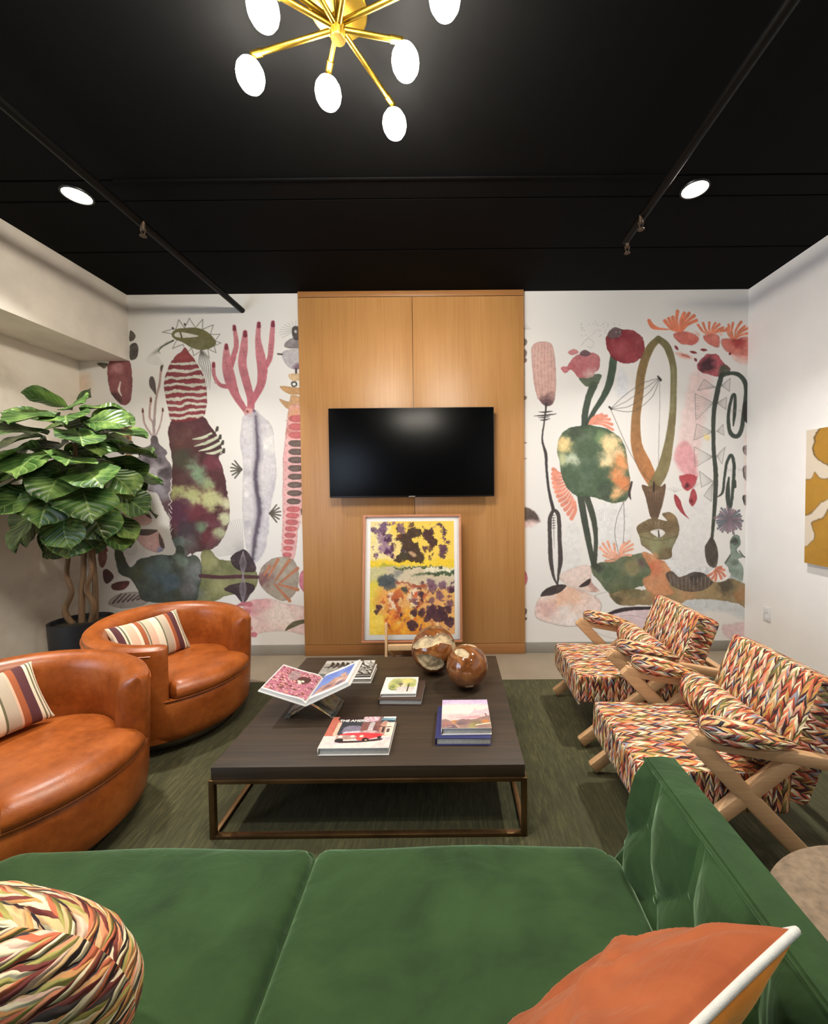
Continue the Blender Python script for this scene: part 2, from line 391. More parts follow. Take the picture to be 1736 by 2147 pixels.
class Canvas:
    def __init__(s, h, w, bg, tf):
        s.h, s.w, s.tf = h, w, tf; s.c = np.ones((h, w, 3))*np.array(bg, float); s.seed = 1
        s.nz = [fbm(h, w, cell, 11*i+3) for i, cell in enumerate((40, 16, 7, 3.2))]
    def pts(s, P):
        P = np.array(P, float); x, y = s.tf(P[:, 0], P[:, 1]); return np.stack([x, y], 1)
    def win(s, P, pad):
        x0 = int(max(0, P[:, 0].min()-pad)); x1 = int(min(s.w, P[:, 0].max()+pad+1)); y0 = int(max(0, P[:, 1].min()-pad)); y1 = int(min(s.h, P[:, 1].max()+pad+1))
        if x1 <= x0 or y1 <= y0: return None
        X, Y = np.meshgrid(np.arange(x0, x1, dtype=float), np.arange(y0, y1, dtype=float))
        return (slice(y0, y1), slice(x0, x1)), X, Y
    def mixin(s, sl_, m, col):
        s.c[sl_] = s.c[sl_]*(1-m[..., None])+np.asarray(col, float)*m[..., None]
    def poly(s, P, c1, c2=None, soft=.8, warp=2.0, a=.95, blobs=(), edge=.12, stripe=None, raw=False, wet=1.0):
        P = s.pts(P); P = P if raw else smooth(P)
        q = s.win(P, 4+soft*2+warp*2)
        if q is None: return
        W, X, Y = q
        n1, n2, n3, n4 = (n[W] for n in s.nz)
        Xw = X+n2*warp*3+n3*warp*1.5; Yw = Y+np.roll(n2, 5, 0)*warp*3+np.roll(n3, 3, 1)*warp*1.5
        A = P; Bq = np.roll(P, -1, 0); ins = np.zeros(X.shape, bool); dist = np.full(X.shape, 1e9)
        for (ax, ay), (bx, by) in zip(A, Bq):
            dx, dy = bx-ax, by-ay; L = dx*dx+dy*dy+1e-9
            t = np.clip(((Xw-ax)*dx+(Yw-ay)*dy)/L, 0, 1)
            dist = np.minimum(dist, (Xw-ax-t*dx)**2+(Yw-ay-t*dy)**2)
            if dy != 0: ins ^= ((ay > Yw) != (by > Yw)) & (Xw < dx*(Yw-ay)/dy+ax)
        d = np.sqrt(dist); sd = np.where(ins, d, -d)
        m = np.clip((sd+soft)/(2*soft), 0, 1); m = m*m*(3-2*m)
        c1 = np.array(c1, float); col = np.ones(X.shape+(3,))*c1
        if c2 is not None:
            t = np.clip((n1*1.6+n2*1.0+.5), 0, 1)[..., None]; col = col*(1-t)+np.array(c2, float)*t
        for (bx, by, br, bc) in blobs:
            bp = s.pts([(bx, by), (bx+br, by)]); R = abs(bp[1, 0]-bp[0, 0])+1e-6
            dd = np.sqrt((X-bp[0, 0]+n2*R*1.1)**2+(Y-bp[0, 1]+np.roll(n2, 9, 1)*R*1.1)**2)/R+n3*.5
            k = np.clip(1.35-dd, 0, 1); k = (k*k*(3-2*k))[..., None]; col = col*(1-k)+np.array(bc, float)*k
        if stripe:
            fr, sc_, thr, amp = stripe
            k = np.clip((np.sin(Y*fr+n1*amp+n2*amp*.6+X*.02)-thr)*2.2+.0, 0, 1)[..., None]; col = col*(1-k)+np.array(sc_, float)*k
        col = col*(1+(n3*.35+n4*.25)[..., None]*.45*wet)
        if edge: col = col*(1-edge*np.exp(-np.abs(sd)/1.6)[..., None])
        s.mixin(W, m*a*(1+np.minimum(0, n2)*.35*wet), np.clip(col, 0, 255))
    def line(s, P, w, c, a=.95, soft=.7, sm=True, warp=.6, c2=None):
        P = np.array(P, float); ws = np.atleast_1d(np.array(w, float))
        if len(ws) != len(P): ws = np.interp(np.linspace(0, 1, len(P)), np.linspace(0, 1, len(ws)), ws) if len(ws) > 1 else np.repeat(ws, len(P))
        Q = s.pts(P); e = s.pts([P[0], P[0]+np.array([100., 0])]); k = abs(e[1, 0]-e[0, 0])/100
        T = np.concatenate([Q, ws[:, None]*k], 1)
        if sm and len(T) > 2: T = smooth(T, 5, False)
        q = s.win(T[:, :2], T[:, 2].max()+4)
        if q is None: return
        W, X, Y = q; n2, n3 = s.nz[1][W], s.nz[2][W]
        X2 = X+n3*warp*2; Y2 = Y+np.roll(n3, 4, 0)*warp*2
        best = np.full(X.shape, -1e9); par = np.zeros(X.shape)
        for i in range(len(T)-1):
            ax, ay, aw = T[i]; bx, by, bw = T[i+1]; dx, dy = bx-ax, by-ay; L = dx*dx+dy*dy+1e-9
            t = np.clip(((X2-ax)*dx+(Y2-ay)*dy)/L, 0, 1)
            dd = (aw+(bw-aw)*t)/2-np.sqrt((X2-ax-t*dx)**2+(Y2-ay-t*dy)**2)
            par = np.where(dd > best, (i+t)/(len(T)-1), par); best = np.maximum(best, dd)
        m = np.clip((best+soft)/(2*soft), 0, 1)
        col = np.ones(X.shape+(3,))*np.array(c, float)
        if c2 is not None: col = col*(1-par[..., None])+np.array(c2, float)*par[..., None]
        col = col*(1+(n2*.4+n3*.4)[..., None]*.5)
        s.mixin(W, m*a, np.clip(col, 0, 255))
    def bleed(s, amp, cell, cell2):
        a = [fbm(s.h, s.w, cell, 900+k)*amp*3+fbm(s.h, s.w, cell2, 940+k)*amp*1.6 for k in range(2)]
        Y, X = np.meshgrid(np.arange(s.h), np.arange(s.w), indexing='ij')
        s.c = s.c[np.clip((Y+a[0]).astype(int), 0, s.h-1), np.clip((X+a[1]).astype(int), 0, s.w-1)]
    def fan(s, base, tips, w, c, **k):
        for tp in tips:
            b = base if not isinstance(base, list) else base[tips.index(tp)]
            mx = ((b[0]+tp[0])/2+(tp[1]-b[1])*.12, (b[1]+tp[1])/2-(tp[0]-b[0])*.12)
            s.line([b, mx, tp], [w*.3, w*.75, w], c, **k)
def paint_grid(bld, cv, fpos, mat):
    """a grid of vertices, one for each canvas cell; returns the first vertex index"""
    o = len(bld.v); h, w = cv.h, cv.w
    for j in range(h):
        for i in range(w): bld.v.append(fpos(i/(w-1), j/(h-1)))
    for j in range(h-1):
        for i in range(w-1):
            a = o+j*w+i; bld.f.append([a, a+1, a+w+1, a+w]); bld.mi.append(mat); bld.sm.append(False); bld.uv.append(None)
    return o
def grid_object(name, cv, fpos, mats, extra=None, parent=None, loc=None):
    """numpy route for big painted grids: grid first, then the extra geometry"""
    h, w = cv.h, cv.w
    I, J = np.meshgrid(np.arange(w)/(w-1), np.arange(h)/(h-1))
    V = np.stack(fpos(I.ravel(), J.ravel()), 1)
    idx = np.arange(h*w).reshape(h, w)
    F = np.stack([idx[:-1, :-1], idx[:-1, 1:], idx[1:, 1:], idx[1:, :-1]], -1).reshape(-1, 4)
    if name.startswith('wall_back'):
        g = cv.c.mean(2, keepdims=True); cv.c = g+(cv.c-g)*.9
    C = np.concatenate([npl(cv.c).reshape(-1, 3), np.ones((h*w, 1))], 1)
    ev, ef, em = (extra.v, extra.f, extra.mi) if extra else ([], [], [])
    me = bpy.data.meshes.new(name); nv = h*w+len(ev); me.vertices.add(nv)
    allv = np.concatenate([V, np.array(ev, float).reshape(-1, 3)]) if ev else V
    if loc is not None: allv = allv-np.array(loc)
    me.vertices.foreach_set('co', allv.astype(np.float32).ravel())
    loops = np.concatenate([F.ravel()]+[np.array(f)+h*w for f in ef]) if ef else F.ravel()
    sizes = np.concatenate([np.full(len(F), 4), np.array([len(f) for f in ef], int)]) if ef else np.full(len(F), 4)
    me.loops.add(len(loops)); me.loops.foreach_set('vertex_index', loops.astype(np.int32))
    me.polygons.add(len(sizes)); me.polygons.foreach_set('loop_start', np.concatenate([[0], np.cumsum(sizes)[:-1]]).astype(np.int32))
    me.polygons.foreach_set('material_index', np.concatenate([np.zeros(len(F)), np.array(em)+1]).astype(np.int32) if ef else np.zeros(len(F), np.int32))
    at = me.color_attributes.new('paint', 'FLOAT_COLOR', 'POINT')
    at.data.foreach_set('color', np.concatenate([C, np.ones((len(ev), 4))]).astype(np.float32).ravel() if ev else C.astype(np.float32).ravel())
    for m in mats: me.materials.append(M[m])
    me.update(calc_edges=True); me.validate()
    o = bpy.data.objects.new(name, me); COL.objects.link(o)
    if parent is not None: o.parent = parent
    if loc is not None: o.location = loc
    return o

# ------------------------------------------------------------------ the mural (two lengths of wallcovering on the back wall)
YW, ZC, XL, XR, XPL, XPR, XBEAM, ZBEAM = 3.77, 3.423, -3.5, 2.8, -1.414, .685, -3.02, 2.81
RES = .0045
def mural_canvas(x0, x1, ox, oy, k):
    w = int((x1-x0)/RES); h = int(ZC/RES)
    def tf(u, v):
        X, Z = wall_xz(ox+np.asarray(u)/k, oy+np.asarray(v)/k)
        return (X-x0)/RES, (ZC-Z)/RES
    return Canvas(h, w, (229, 225, 220), tf)
DK = (62, 56, 52); GY = (150, 145, 140)
def mural_left():
    c = mural_canvas(XL, XPL+.02, 0, 600, 2.7125)
    c.poly([(440, 520), (500, 500), (510, 590), (450, 600)], (228, 186, 150), soft=14, a=.6, edge=0)
    # whiskers, zigzag rays and the olive eye
    for i in range(6):
        c.line([(985-6*i, 312), (930-14*i, 330+10*i), (880-8*i, 385+9*i), (900+6*i, 400+10*i)], 2, (165, 160, 150), a=.7)
    for i in range(4): c.line([(985, 308), (930-8*i, 340+5*i), (870+14*i, 385)], [7, 4, 1], (70, 72, 58))
    for i in range(6): c.line([(1142, 365), (1130+12*i, 430), (1150+9*i, 480+10*i), (1130+12*i, 545+8*i)], [5, 3, 1], (100, 98, 90))
    zz = [(975, 270), (922, 262), (985, 240), (1000, 245), (1015, 190), (1048, 236), (1075, 182), (1110, 236), (1152, 188), (1150, 245), (1212, 220), (1195, 275), (1250, 272),
          (1222, 310), (1255, 322), (1215, 340), (1228, 378), (1180, 355), (1190, 410), (1150, 362), (1100, 395), (1090, 352), (1060, 380), (1040, 330), (980, 355), (1005, 302)]
    c.line(zz, 3.2, (92, 90, 74), sm=False)
    for p in ((980, 237), (1048, 215)): c.line([p, (p[0]+3, p[1]+5)], 10, DK)
    c.poly([(975, 275), (1000, 245), (1060, 235), (1120, 237), (1170, 255), (1210, 290), (1228, 325), (1200, 350), (1150, 362), (1090, 350), (1040, 320), (995, 302)], (92, 88, 48), (112, 106, 60), warp=.6)
    c.poly([(990, 276), (1010, 262), (1060, 265), (1128, 283), (1060, 292), (1005, 290)], (226, 222, 214), warp=.3, edge=0)
    c.line([(1024, 262), (1032, 292)], 9, (80, 78, 44))
    # leopard and maroon loop behind the plant
    c.poly([(740, 252), (768, 275), (765, 300), (736, 312)], (84, 76, 68), warp=.6)
    c.poly([(738, 340), (770, 322), (785, 350), (780, 400), (755, 418), (738, 410)], (88, 80, 72), (60, 54, 50), warp=.6)
    c.poly([(552, 435), (612, 440), (595, 468), (570, 455)], (96, 90, 76), warp=.6)
    c.poly([(620, 425), (735, 425), (750, 560), (735, 660), (690, 672), (640, 620), (618, 560)], (112, 50, 54), (150, 84, 88), warp=1.2, blobs=[(670, 470, 40, (186, 120, 124)), (640, 640, 50, (66, 40, 40))])
    c.line([(684, 545), (676, 590), (690, 622)], [8, 12, 6], (236, 220, 212))
    c.poly([(608, 780), (640, 735), (700, 722), (742, 760), (748, 860), (746, 990), (718, 990), (690, 860)], (184, 134, 84), (150, 106, 66), warp=1.2,
           blobs=[(640, 760, 18, (66, 48, 40)), (690, 770, 22, (66, 48, 40)), (720, 810, 14, (76, 52, 42)), (700, 740, 18, (66, 48, 40)), (725, 860, 12, (76, 52, 42)), (735, 930, 12, (76, 52, 42))])
    c.line([(680, 1230), (700, 1260), (712, 1290)], 30, (176, 120, 84), a=.7)
    # grey flask plant
    for P, w in (([(877, 870), (870, 780), (850, 740), (857, 635)], [18, 13, 12, 13]), ([(875, 790), (885, 650), (905, 560), (917, 455)], [16, 13, 12, 12]),
                 ([(865, 850), (822, 780), (810, 695)], [12, 11, 9]), ([(888, 845), (915, 770), (925, 695)], [10, 8, 8])): c.line(P, w, (166, 150, 150), c2=(176, 134, 124))
    for p in ((857, 640), (811, 700), (925, 695)): c.line([p, (p[0], p[1]+12)], [8, 13], (96, 52, 46))
    c.poly([(846, 540), (855, 515), (872, 518), (884, 560), (886, 615), (872, 600), (852, 572)], (86, 74, 72), warp=.4)
    c.poly([(910, 462), (922, 446), (928, 452), (918, 488)], (92, 78, 66), warp=.3)
    c.poly([(862, 855), (893, 855), (905, 895), (950, 942), (940, 970), (978, 1030), (980, 1130), (965, 1240), (972, 1325), (930, 1260), (895, 1180), (838, 1160), (790, 1100), (770, 1040), (768, 985), (812, 952), (806, 922), (850, 900)],
           (132, 122, 130), (108, 98, 106), warp=1.6, blobs=[(880, 870, 34, (88, 78, 82)), (830, 1000, 30, (74, 66, 74)), (905, 990, 26, (80, 72, 80)), (870, 940, 40, (92, 82, 90)), (880, 1060, 55, (176, 168, 176)), (945, 1060, 40, (72, 62, 66)), (900, 1150, 50, (150, 144, 158)), (950, 1250, 45, (92, 66, 72))])
    # tall maroon and green column
    c.poly([(1040, 745), (1150, 740), (1200, 800), (1240, 860), (1262, 930), (1240, 970), (1265, 1030), (1285, 1130), (1300, 1230), (1302, 1330), (1280, 1400), (1240, 1470), (1180, 1500), (1110, 1512), (1070, 1545), (1020, 1535), (990, 1470), (965, 1370), (960, 1250), (975, 1150), (980, 1030), (975, 950), (960, 880), (965, 780)],
           (84, 40, 46), (64, 34, 38), warp=1.6, edge=.1,
           blobs=[(1040, 880, 90, (88, 48, 46)), (1040, 990, 70, (66, 62, 48)), (1210, 1010, 60, (106, 44, 58)), (1120, 1060, 64, (122, 152, 118)), (1180, 1120, 40, (146, 162, 116)), (1040, 1110, 60, (74, 44, 44)), (1010, 1180, 46, (160, 164, 100)),
                  (1090, 1195, 70, (186, 192, 128)), (1200, 1215, 70, (196, 200, 140)), (1280, 1230, 40, (206, 206, 160)), (1020, 1290, 90, (84, 42, 66)), (1110, 1280, 60, (110, 46, 60)), (1190, 1330, 50, (100, 44, 58)), (1280, 1320, 40, (196, 200, 158)), (1140, 1370, 38, (104, 136, 104)),
                  (1050, 1400, 70, (66, 54, 66)), (1190, 1430, 60, (104, 44, 54)), (1250, 1400, 40, (170, 176, 132)), (1080, 1470, 60, (92, 84, 84)), (1010, 1460, 50, (98, 116, 112)), (1030, 1525, 40, (118, 138, 128))])
    for i, (a, b) in enumerate((((1095, 868), (1200, 838)), ((1105, 908), (1245, 852)), ((1130, 935), (1252, 888)), ((1170, 948), (1255, 930)))):
        c.line([a, ((a[0]+b[0])/2, (a[1]+b[1])/2+8), b], [5, 17, 15], (206, 214, 188))
    for p, q in (((1185, 852), (1235, 802)), ((1200, 900), (1252, 848)), ((1215, 925), (1266, 880)), ((1225, 965), (1272, 926))):
        c.line([p, ((p[0]+q[0])/2+10, (p[1]+q[1])/2+6), q], 6, DK); c.line([q, (q[0]-3, q[1]+14)], [14, 18], DK)
    for i in range(14): c.line([(968+RNG.integers(-12, 12), 1090+22*i), (968+RNG.integers(-10, 10), 1110+22*i)], [3, 6], (232, 228, 226))
    c.poly([(1052, 350), (1075, 380), (1120, 440), (1160, 520), (1174, 600), (1170, 700), (1150, 748), (1060, 768), (975, 765), (955, 700), (935, 600), (932, 540), (950, 480), (985, 410), (1028, 376)],
           (142, 52, 60), (124, 40, 50), warp=.9, stripe=(.46, (204, 202, 186), .05, 6.0))
    c.poly([(985, 415), (1028, 376), (1052, 350), (1075, 380), (1105, 420), (1050, 432)], (150, 62, 62), warp=.6)
    # pink coral
    pk, pd = (184, 92, 104), (204, 124, 132)
    for P, w in (([(1310, 450), (1330, 385), (1342, 330), (1330, 228)], [38, 30, 28, 20]), ([(1310, 572), (1250, 560), (1216, 505), (1213, 438)], [26, 22, 21, 20]),
                 ([(1498, 470), (1530, 415), (1541, 330), (1550, 206)], [30, 30, 32, 24]), ([(1395, 705), (1340, 620), (1305, 520), (1288, 430), (1285, 335)], [30, 44, 66, 52, 22]),
                 ([(1432, 660), (1480, 560), (1490, 470), (1478, 390), (1465, 300), (1470, 212)], [32, 46, 58, 52, 32, 24]), ([(1420, 722), (1424, 640), (1398, 540), (1376, 440), (1385, 350), (1392, 262)], [42, 42, 46, 48, 44, 26])):
        c.line(P, w, pk, c2=pd, warp=.5)
        e = P[-1]; c.line([e, (e[0], e[1]+16)], [w[-1]-6, w[-1]], (128, 46, 60))
        for t in range(3): c.line([(P[-2][0]-6+5*t, P[-2][1]+20*t), (P[-2][0]-4+5*t, P[-2][1]+8+20*t)], 3, (120, 46, 56), a=.7)
    c.poly([(1385, 712), (1400, 692), (1435, 695), (1452, 712), (1430, 732), (1395, 735)], (214, 150, 146), warp=.5, blobs=[(1405, 710, 8, (140, 70, 70)), (1445, 712, 12, (70, 66, 100))])
    # pale mauve figure with a dark stripe
    c.poly([(1565, 1110), (1535, 1250), (1515, 1450), (1470, 1552), (1440, 1545), (1478, 1300), (1488, 1210), (1530, 1150)], (186, 180, 192), (204, 198, 206), soft=2.5, warp=1.2, a=.85)
    c.poly([(1385, 738), (1445, 715), (1490, 740), (1545, 800), (1560, 950), (1565, 1110), (1480, 1250), (1470, 1400), (1440, 1555), (1398, 1480), (1380, 1330), (1375, 1180), (1382, 1000), (1365, 900), (1370, 810)], (214, 208, 208), (196, 190, 198), soft=1.2, warp=1, a=.8,
           blobs=[(1540, 900, 60, (228, 224, 220)), (1395, 1050, 26, (178, 172, 180)), (1400, 1350, 30, (178, 172, 184)), (1400, 1180, 20, (232, 228, 228))])
    c.line([(1452, 722), (1462, 850), (1466, 950), (1452, 1060), (1462, 1180), (1472, 1290), (1452, 1400), (1436, 1545)], [24, 40, 44, 40, 40, 44, 40, 22], (146, 138, 150), soft=5, a=.8)
    c.line([(1452, 740), (1464, 950), (1450, 1090), (1474, 1280), (1448, 1440), (1434, 1550)], [8, 18, 20, 22, 20, 12], (88, 78, 92), soft=2.5, warp=2)
    for s_, (x, y) in ((-1, (1372, 1040)), (1, (1532, 1290))):
        for i in range(6):
            an = (-.9+.36*i); c.line([(x, y), (x+s_*62*math.cos(an), y+62*math.sin(an))], [10, 8], (84, 78, 68), warp=.3)
    for i in range(26):
        an = math.radians(182+i*3.4); c.line([(1385, 1520), (1385+225*math.cos(an), 1545+225*math.sin(an))], 1.8, (150, 146, 146), a=.75, sm=False)
    # right hand totem
    for i in range(13):
        an = math.radians(150+i*15); c.line([(1680, 250), (1680+92*math.cos(an), 262+62*math.sin(an))], 1.8, (140, 134, 130), a=.7, sm=False)
    c.poly([(1612, 335), (1650, 297), (1712, 300), (1725, 350), (1640, 352)], (142, 132, 134), (118, 108, 110), warp=.8)
    c.poly([(1660, 235), (1680, 225), (1700, 240), (1702, 280), (1690, 305), (1668, 300), (1658, 268)], (64, 58, 58), warp=.5); c.poly([(1672, 250), (1683, 250), (1683, 264), (1672, 264)], (226, 220, 216), warp=.2)
    c.poly([(1605, 372), (1725, 364), (1725, 455), (1670, 472), (1620, 440)], (174, 168, 172), (200, 194, 196), warp=1, blobs=[(1690, 460, 30, (120, 92, 110))])
    c.line([(1578, 385), (1600, 386)], 9, DK); c.line([(1682, 470), (1682, 500)], 12, DK)
    for P, cc in (([(1640, 500), (1725, 498), (1710, 530), (1658, 536)], (222, 184, 134)), ([(1592, 568), (1725, 582), (1720, 612), (1640, 612)], (206, 152, 96)), ([(1586, 640), (1640, 655), (1655, 618), (1725, 640), (1725, 700), (1640, 698), (1606, 672)], (212, 160, 108))):
        c.poly(P, cc, tuple(x*.9 for x in cc), warp=.6)
    c.line([(1660, 545), (1678, 545), (1684, 560), (1668, 570), (1656, 558), (1660, 545)], 8, DK)
    c.poly([(1640, 690), (1710, 690), (1725, 900), (1725, 1180), (1695, 1380), (1668, 1552), (1605, 1548), (1604, 1380), (1606, 1000), (1622, 850)], (222, 158, 158), (234, 180, 176), warp=1, blobs=[(1670, 720, 50, (216, 150, 110)), (1660, 820, 50, (204, 130, 120))])
    for i, y in enumerate(list(range(752, 1240, 47))+list(range(1266, 1552, 37))):
        f = i/17; x = 1686-50*f*f; rx = 48-20*f*f; ry = 18-5*f
        dkm = 2 < i < 11; a = (94, 78, 72) if dkm else (186, 92, 94)
        c.poly([(x-rx, y), (x-rx*.6, y-ry), (x+rx*.5, y-ry), (x+rx, y-2), (x+rx*.6, y+ry), (x-rx*.5, y+ry)], a, tuple(v*1.15 for v in a), warp=.5)
        if dkm: c.line([(x-rx*.5, y+3), (x+rx*.5, y-3)], 3, (140, 122, 104), a=.7)
        c.line([(x-rx-14, y+12), (x-rx-11, y+13)], 4, (200, 90, 90), a=.8)
    # pods, spiral, red seeds
    pp = (216, 168, 166)
    c.poly([(733, 1288), (810, 1252), (862, 1320), (842, 1352), (785, 1352)], pp, (226, 184, 178), warp=.6)
    c.poly([(733, 1288), (768, 1256), (812, 1250), (782, 1282)], (92, 78, 74), warp=.5); c.poly([(810, 1252), (862, 1316), (828, 1302)], (92, 78, 74), warp=.5)
    c.poly([(764, 1402), (892, 1388), (936, 1480), (900, 1512), (832, 1492), (790, 1452)], pp, (224, 180, 178), warp=.6, blobs=[(915, 1500, 24, (150, 150, 190))])
    c.poly([(764, 1402), (800, 1380), (897, 1384), (850, 1412), (800, 1414)], (90, 78, 74), warp=.5); c.poly([(903, 1402), (938, 1484), (908, 1472)], (90, 78, 74), warp=.5)
    for r in (38, 27, 15): c.line([(740+r*math.cos(a), 1490+r*.9*math.sin(a)) for a in np.linspace(0, 2*PI, 12)], 2.4, (165, 160, 154), a=.7)
    c.poly([(585, 1618), (612, 1608), (648, 1650), (612, 1690), (590, 1668)], (112, 44, 50), (78, 56, 52), warp=.6); c.poly([(632, 1702), (665, 1680), (736, 1676), (705, 1720), (650, 1726)], (132, 48, 54), (84, 60, 54), warp=.6)
    c.line([(600, 1490), (606, 1500)], 16, (140, 52, 56)); c.poly([(560, 1490), (600, 1500), (606, 1560), (580, 1600), (560, 1560)], (150, 96, 84), (118, 72, 60), warp=.8)
    c.poly([(610, 1795), (700, 1740), (830, 1742), (835, 1800), (700, 1830)], (176, 166, 160), warp=.8)
    for i in range(7): c.line([(640+28*i, 1800-4*i), (690+26*i, 1745+2*i)], [9, 5], (86, 62, 66))
    # dark teal bird shape, olive beetle
    c.poly([(1145, 1512), (1190, 1495), (1240, 1548), (1320, 1560), (1400, 1578), (1456, 1622), (1458, 1700), (1400, 1752), (1300, 1752), (1230, 1782), (1170, 1802), (1080, 1795), (1130, 1700), (1140, 1600)], (128, 128, 80), (108, 112, 66), warp=1.2,
           blobs=[(1180, 1560, 50, (146, 146, 92)), (1250, 1700, 60, (150, 150, 96)), (1120, 1740, 40, (112, 118, 96))])
    c.poly([(648, 1415), (692, 1412), (692, 1470), (712, 1550), (742, 1592), (800, 1548), (900, 1526), (988, 1526), (1002, 1475), (1040, 1482), (1058, 1540), (1084, 1522), (1130, 1545), (1145, 1620), (1130, 1720), (1090, 1792), (830, 1790), (780, 1720), (740, 1660), (690, 1640), (660, 1580)], (82, 90, 80), (70, 78, 70), warp=1.2,
           blobs=[(690, 1520, 60, (66, 68, 52)), (790, 1620, 60, (82, 86, 60)), (880, 1620, 70, (86, 104, 104)), (960, 1680, 80, (84, 106, 122)), (930, 1570, 50, (98, 120, 118)), (1080, 1620, 60, (118, 124, 124)), (1070, 1720, 60, (120, 122, 122)), (1030, 1560, 40, (124, 146, 136)), (870, 1740, 70, (76, 86, 84))])
    c.line([(1068, 1530), (1082, 1524)], [8, 14], (240, 238, 236))
    c.line([(1140, 1644), (1250, 1652), (1360, 1648), (1475, 1652)], [24, 20, 22, 20], (84, 46, 52))
    c.poly([(1308, 1545), (1384, 1494), (1440, 1560), (1452, 1612), (1400, 1622), (1340, 1602)], (66, 46, 52), (52, 38, 44), warp=.9); c.poly([(1272, 1722), (1320, 1692), (1400, 1682), (1448, 1706), (1420, 1752), (1380, 1798), (1336, 1752)], (66, 46, 52), (52, 38, 44), warp=.9)
    for a, b in ((1506, 1642), (1640, 1798)):
        for o in (-17, -8, 8, 17): c.line([(1380, a), (1380+o, (a+b)/2), (1380, b)], [3, 4, 3], (150, 142, 152))
        c.line([(1380, a+20), (1380, b-20)], [2, 6], (120, 110, 122))
    c.poly([(1468, 1642), (1490, 1590), (1540, 1550), (1610, 1535), (1662, 1550), (1693, 1610), (1696, 1690), (1662, 1762), (1600, 1786), (1530, 1750), (1482, 1702)], (166, 154, 136), (152, 136, 122), warp=.7, blobs=[(1490, 1660, 60, (128, 84, 84)), (1600, 1560, 50, (172, 164, 146))])
    for a, b in (((1525, 1650), (1578, 1552)), ((1565, 1670), (1642, 1556)), ((1588, 1686), (1690, 1602)), ((1580, 1692), (1690, 1722)), ((1560, 1692), (1645, 1786)), ((1500, 1640), (1530, 1590))): c.line([a, b], [10, 20], (188, 118, 84), warp=.4)
    # hand and little leaf
    c.poly([(1392, 1802), (1440, 1780), (1540, 1775), (1620, 1800), (1750, 1832), (1750, 1972), (1620, 1958), (1500, 1965), (1440, 1985), (1395, 1975), (1378, 1940), (1395, 1905), (1365, 1880), (1372, 1838)], (236, 208, 202), (228, 190, 186), soft=1.2, warp=.6, blobs=[(1410, 1830, 50, (220, 150, 156)), (1480, 1790, 60, (226, 166, 170)), (1600, 1880, 90, (240, 222, 214))])
    for P in ([(1420, 1806), (1380, 1804), (1338, 1818)], [(1410, 1846), (1370, 1846), (1332, 1856)], [(1400, 1905), (1384, 1912), (1366, 1924)], [(1446, 1978), (1410, 1978), (1374, 1976)], [(1420, 1942), (1395, 1946), (1376, 1940)]): c.line(P, [30, 22, 7], (204, 116, 126), c2=(188, 92, 106), soft=1.2)
    c.poly([(1618, 1957), (1650, 1912), (1700, 1895), (1750, 1893), (1740, 1912), (1690, 1925)], (98, 92, 62), warp=.5)
    c.poly([(1750, 1610), (1712, 1618), (1700, 1660), (1706, 1712), (1750, 1748)], (206, 112, 128), warp=.5); c.poly([(1706, 1268), (1750, 1262), (1750, 1312), (1718, 1300)], (90, 74, 62), soft=2)
    c.poly([(1690, 1310), (1750, 1310), (1750, 1390), (1715, 1370)], (232, 200, 190), soft=5, a=.7, edge=0)
    return c
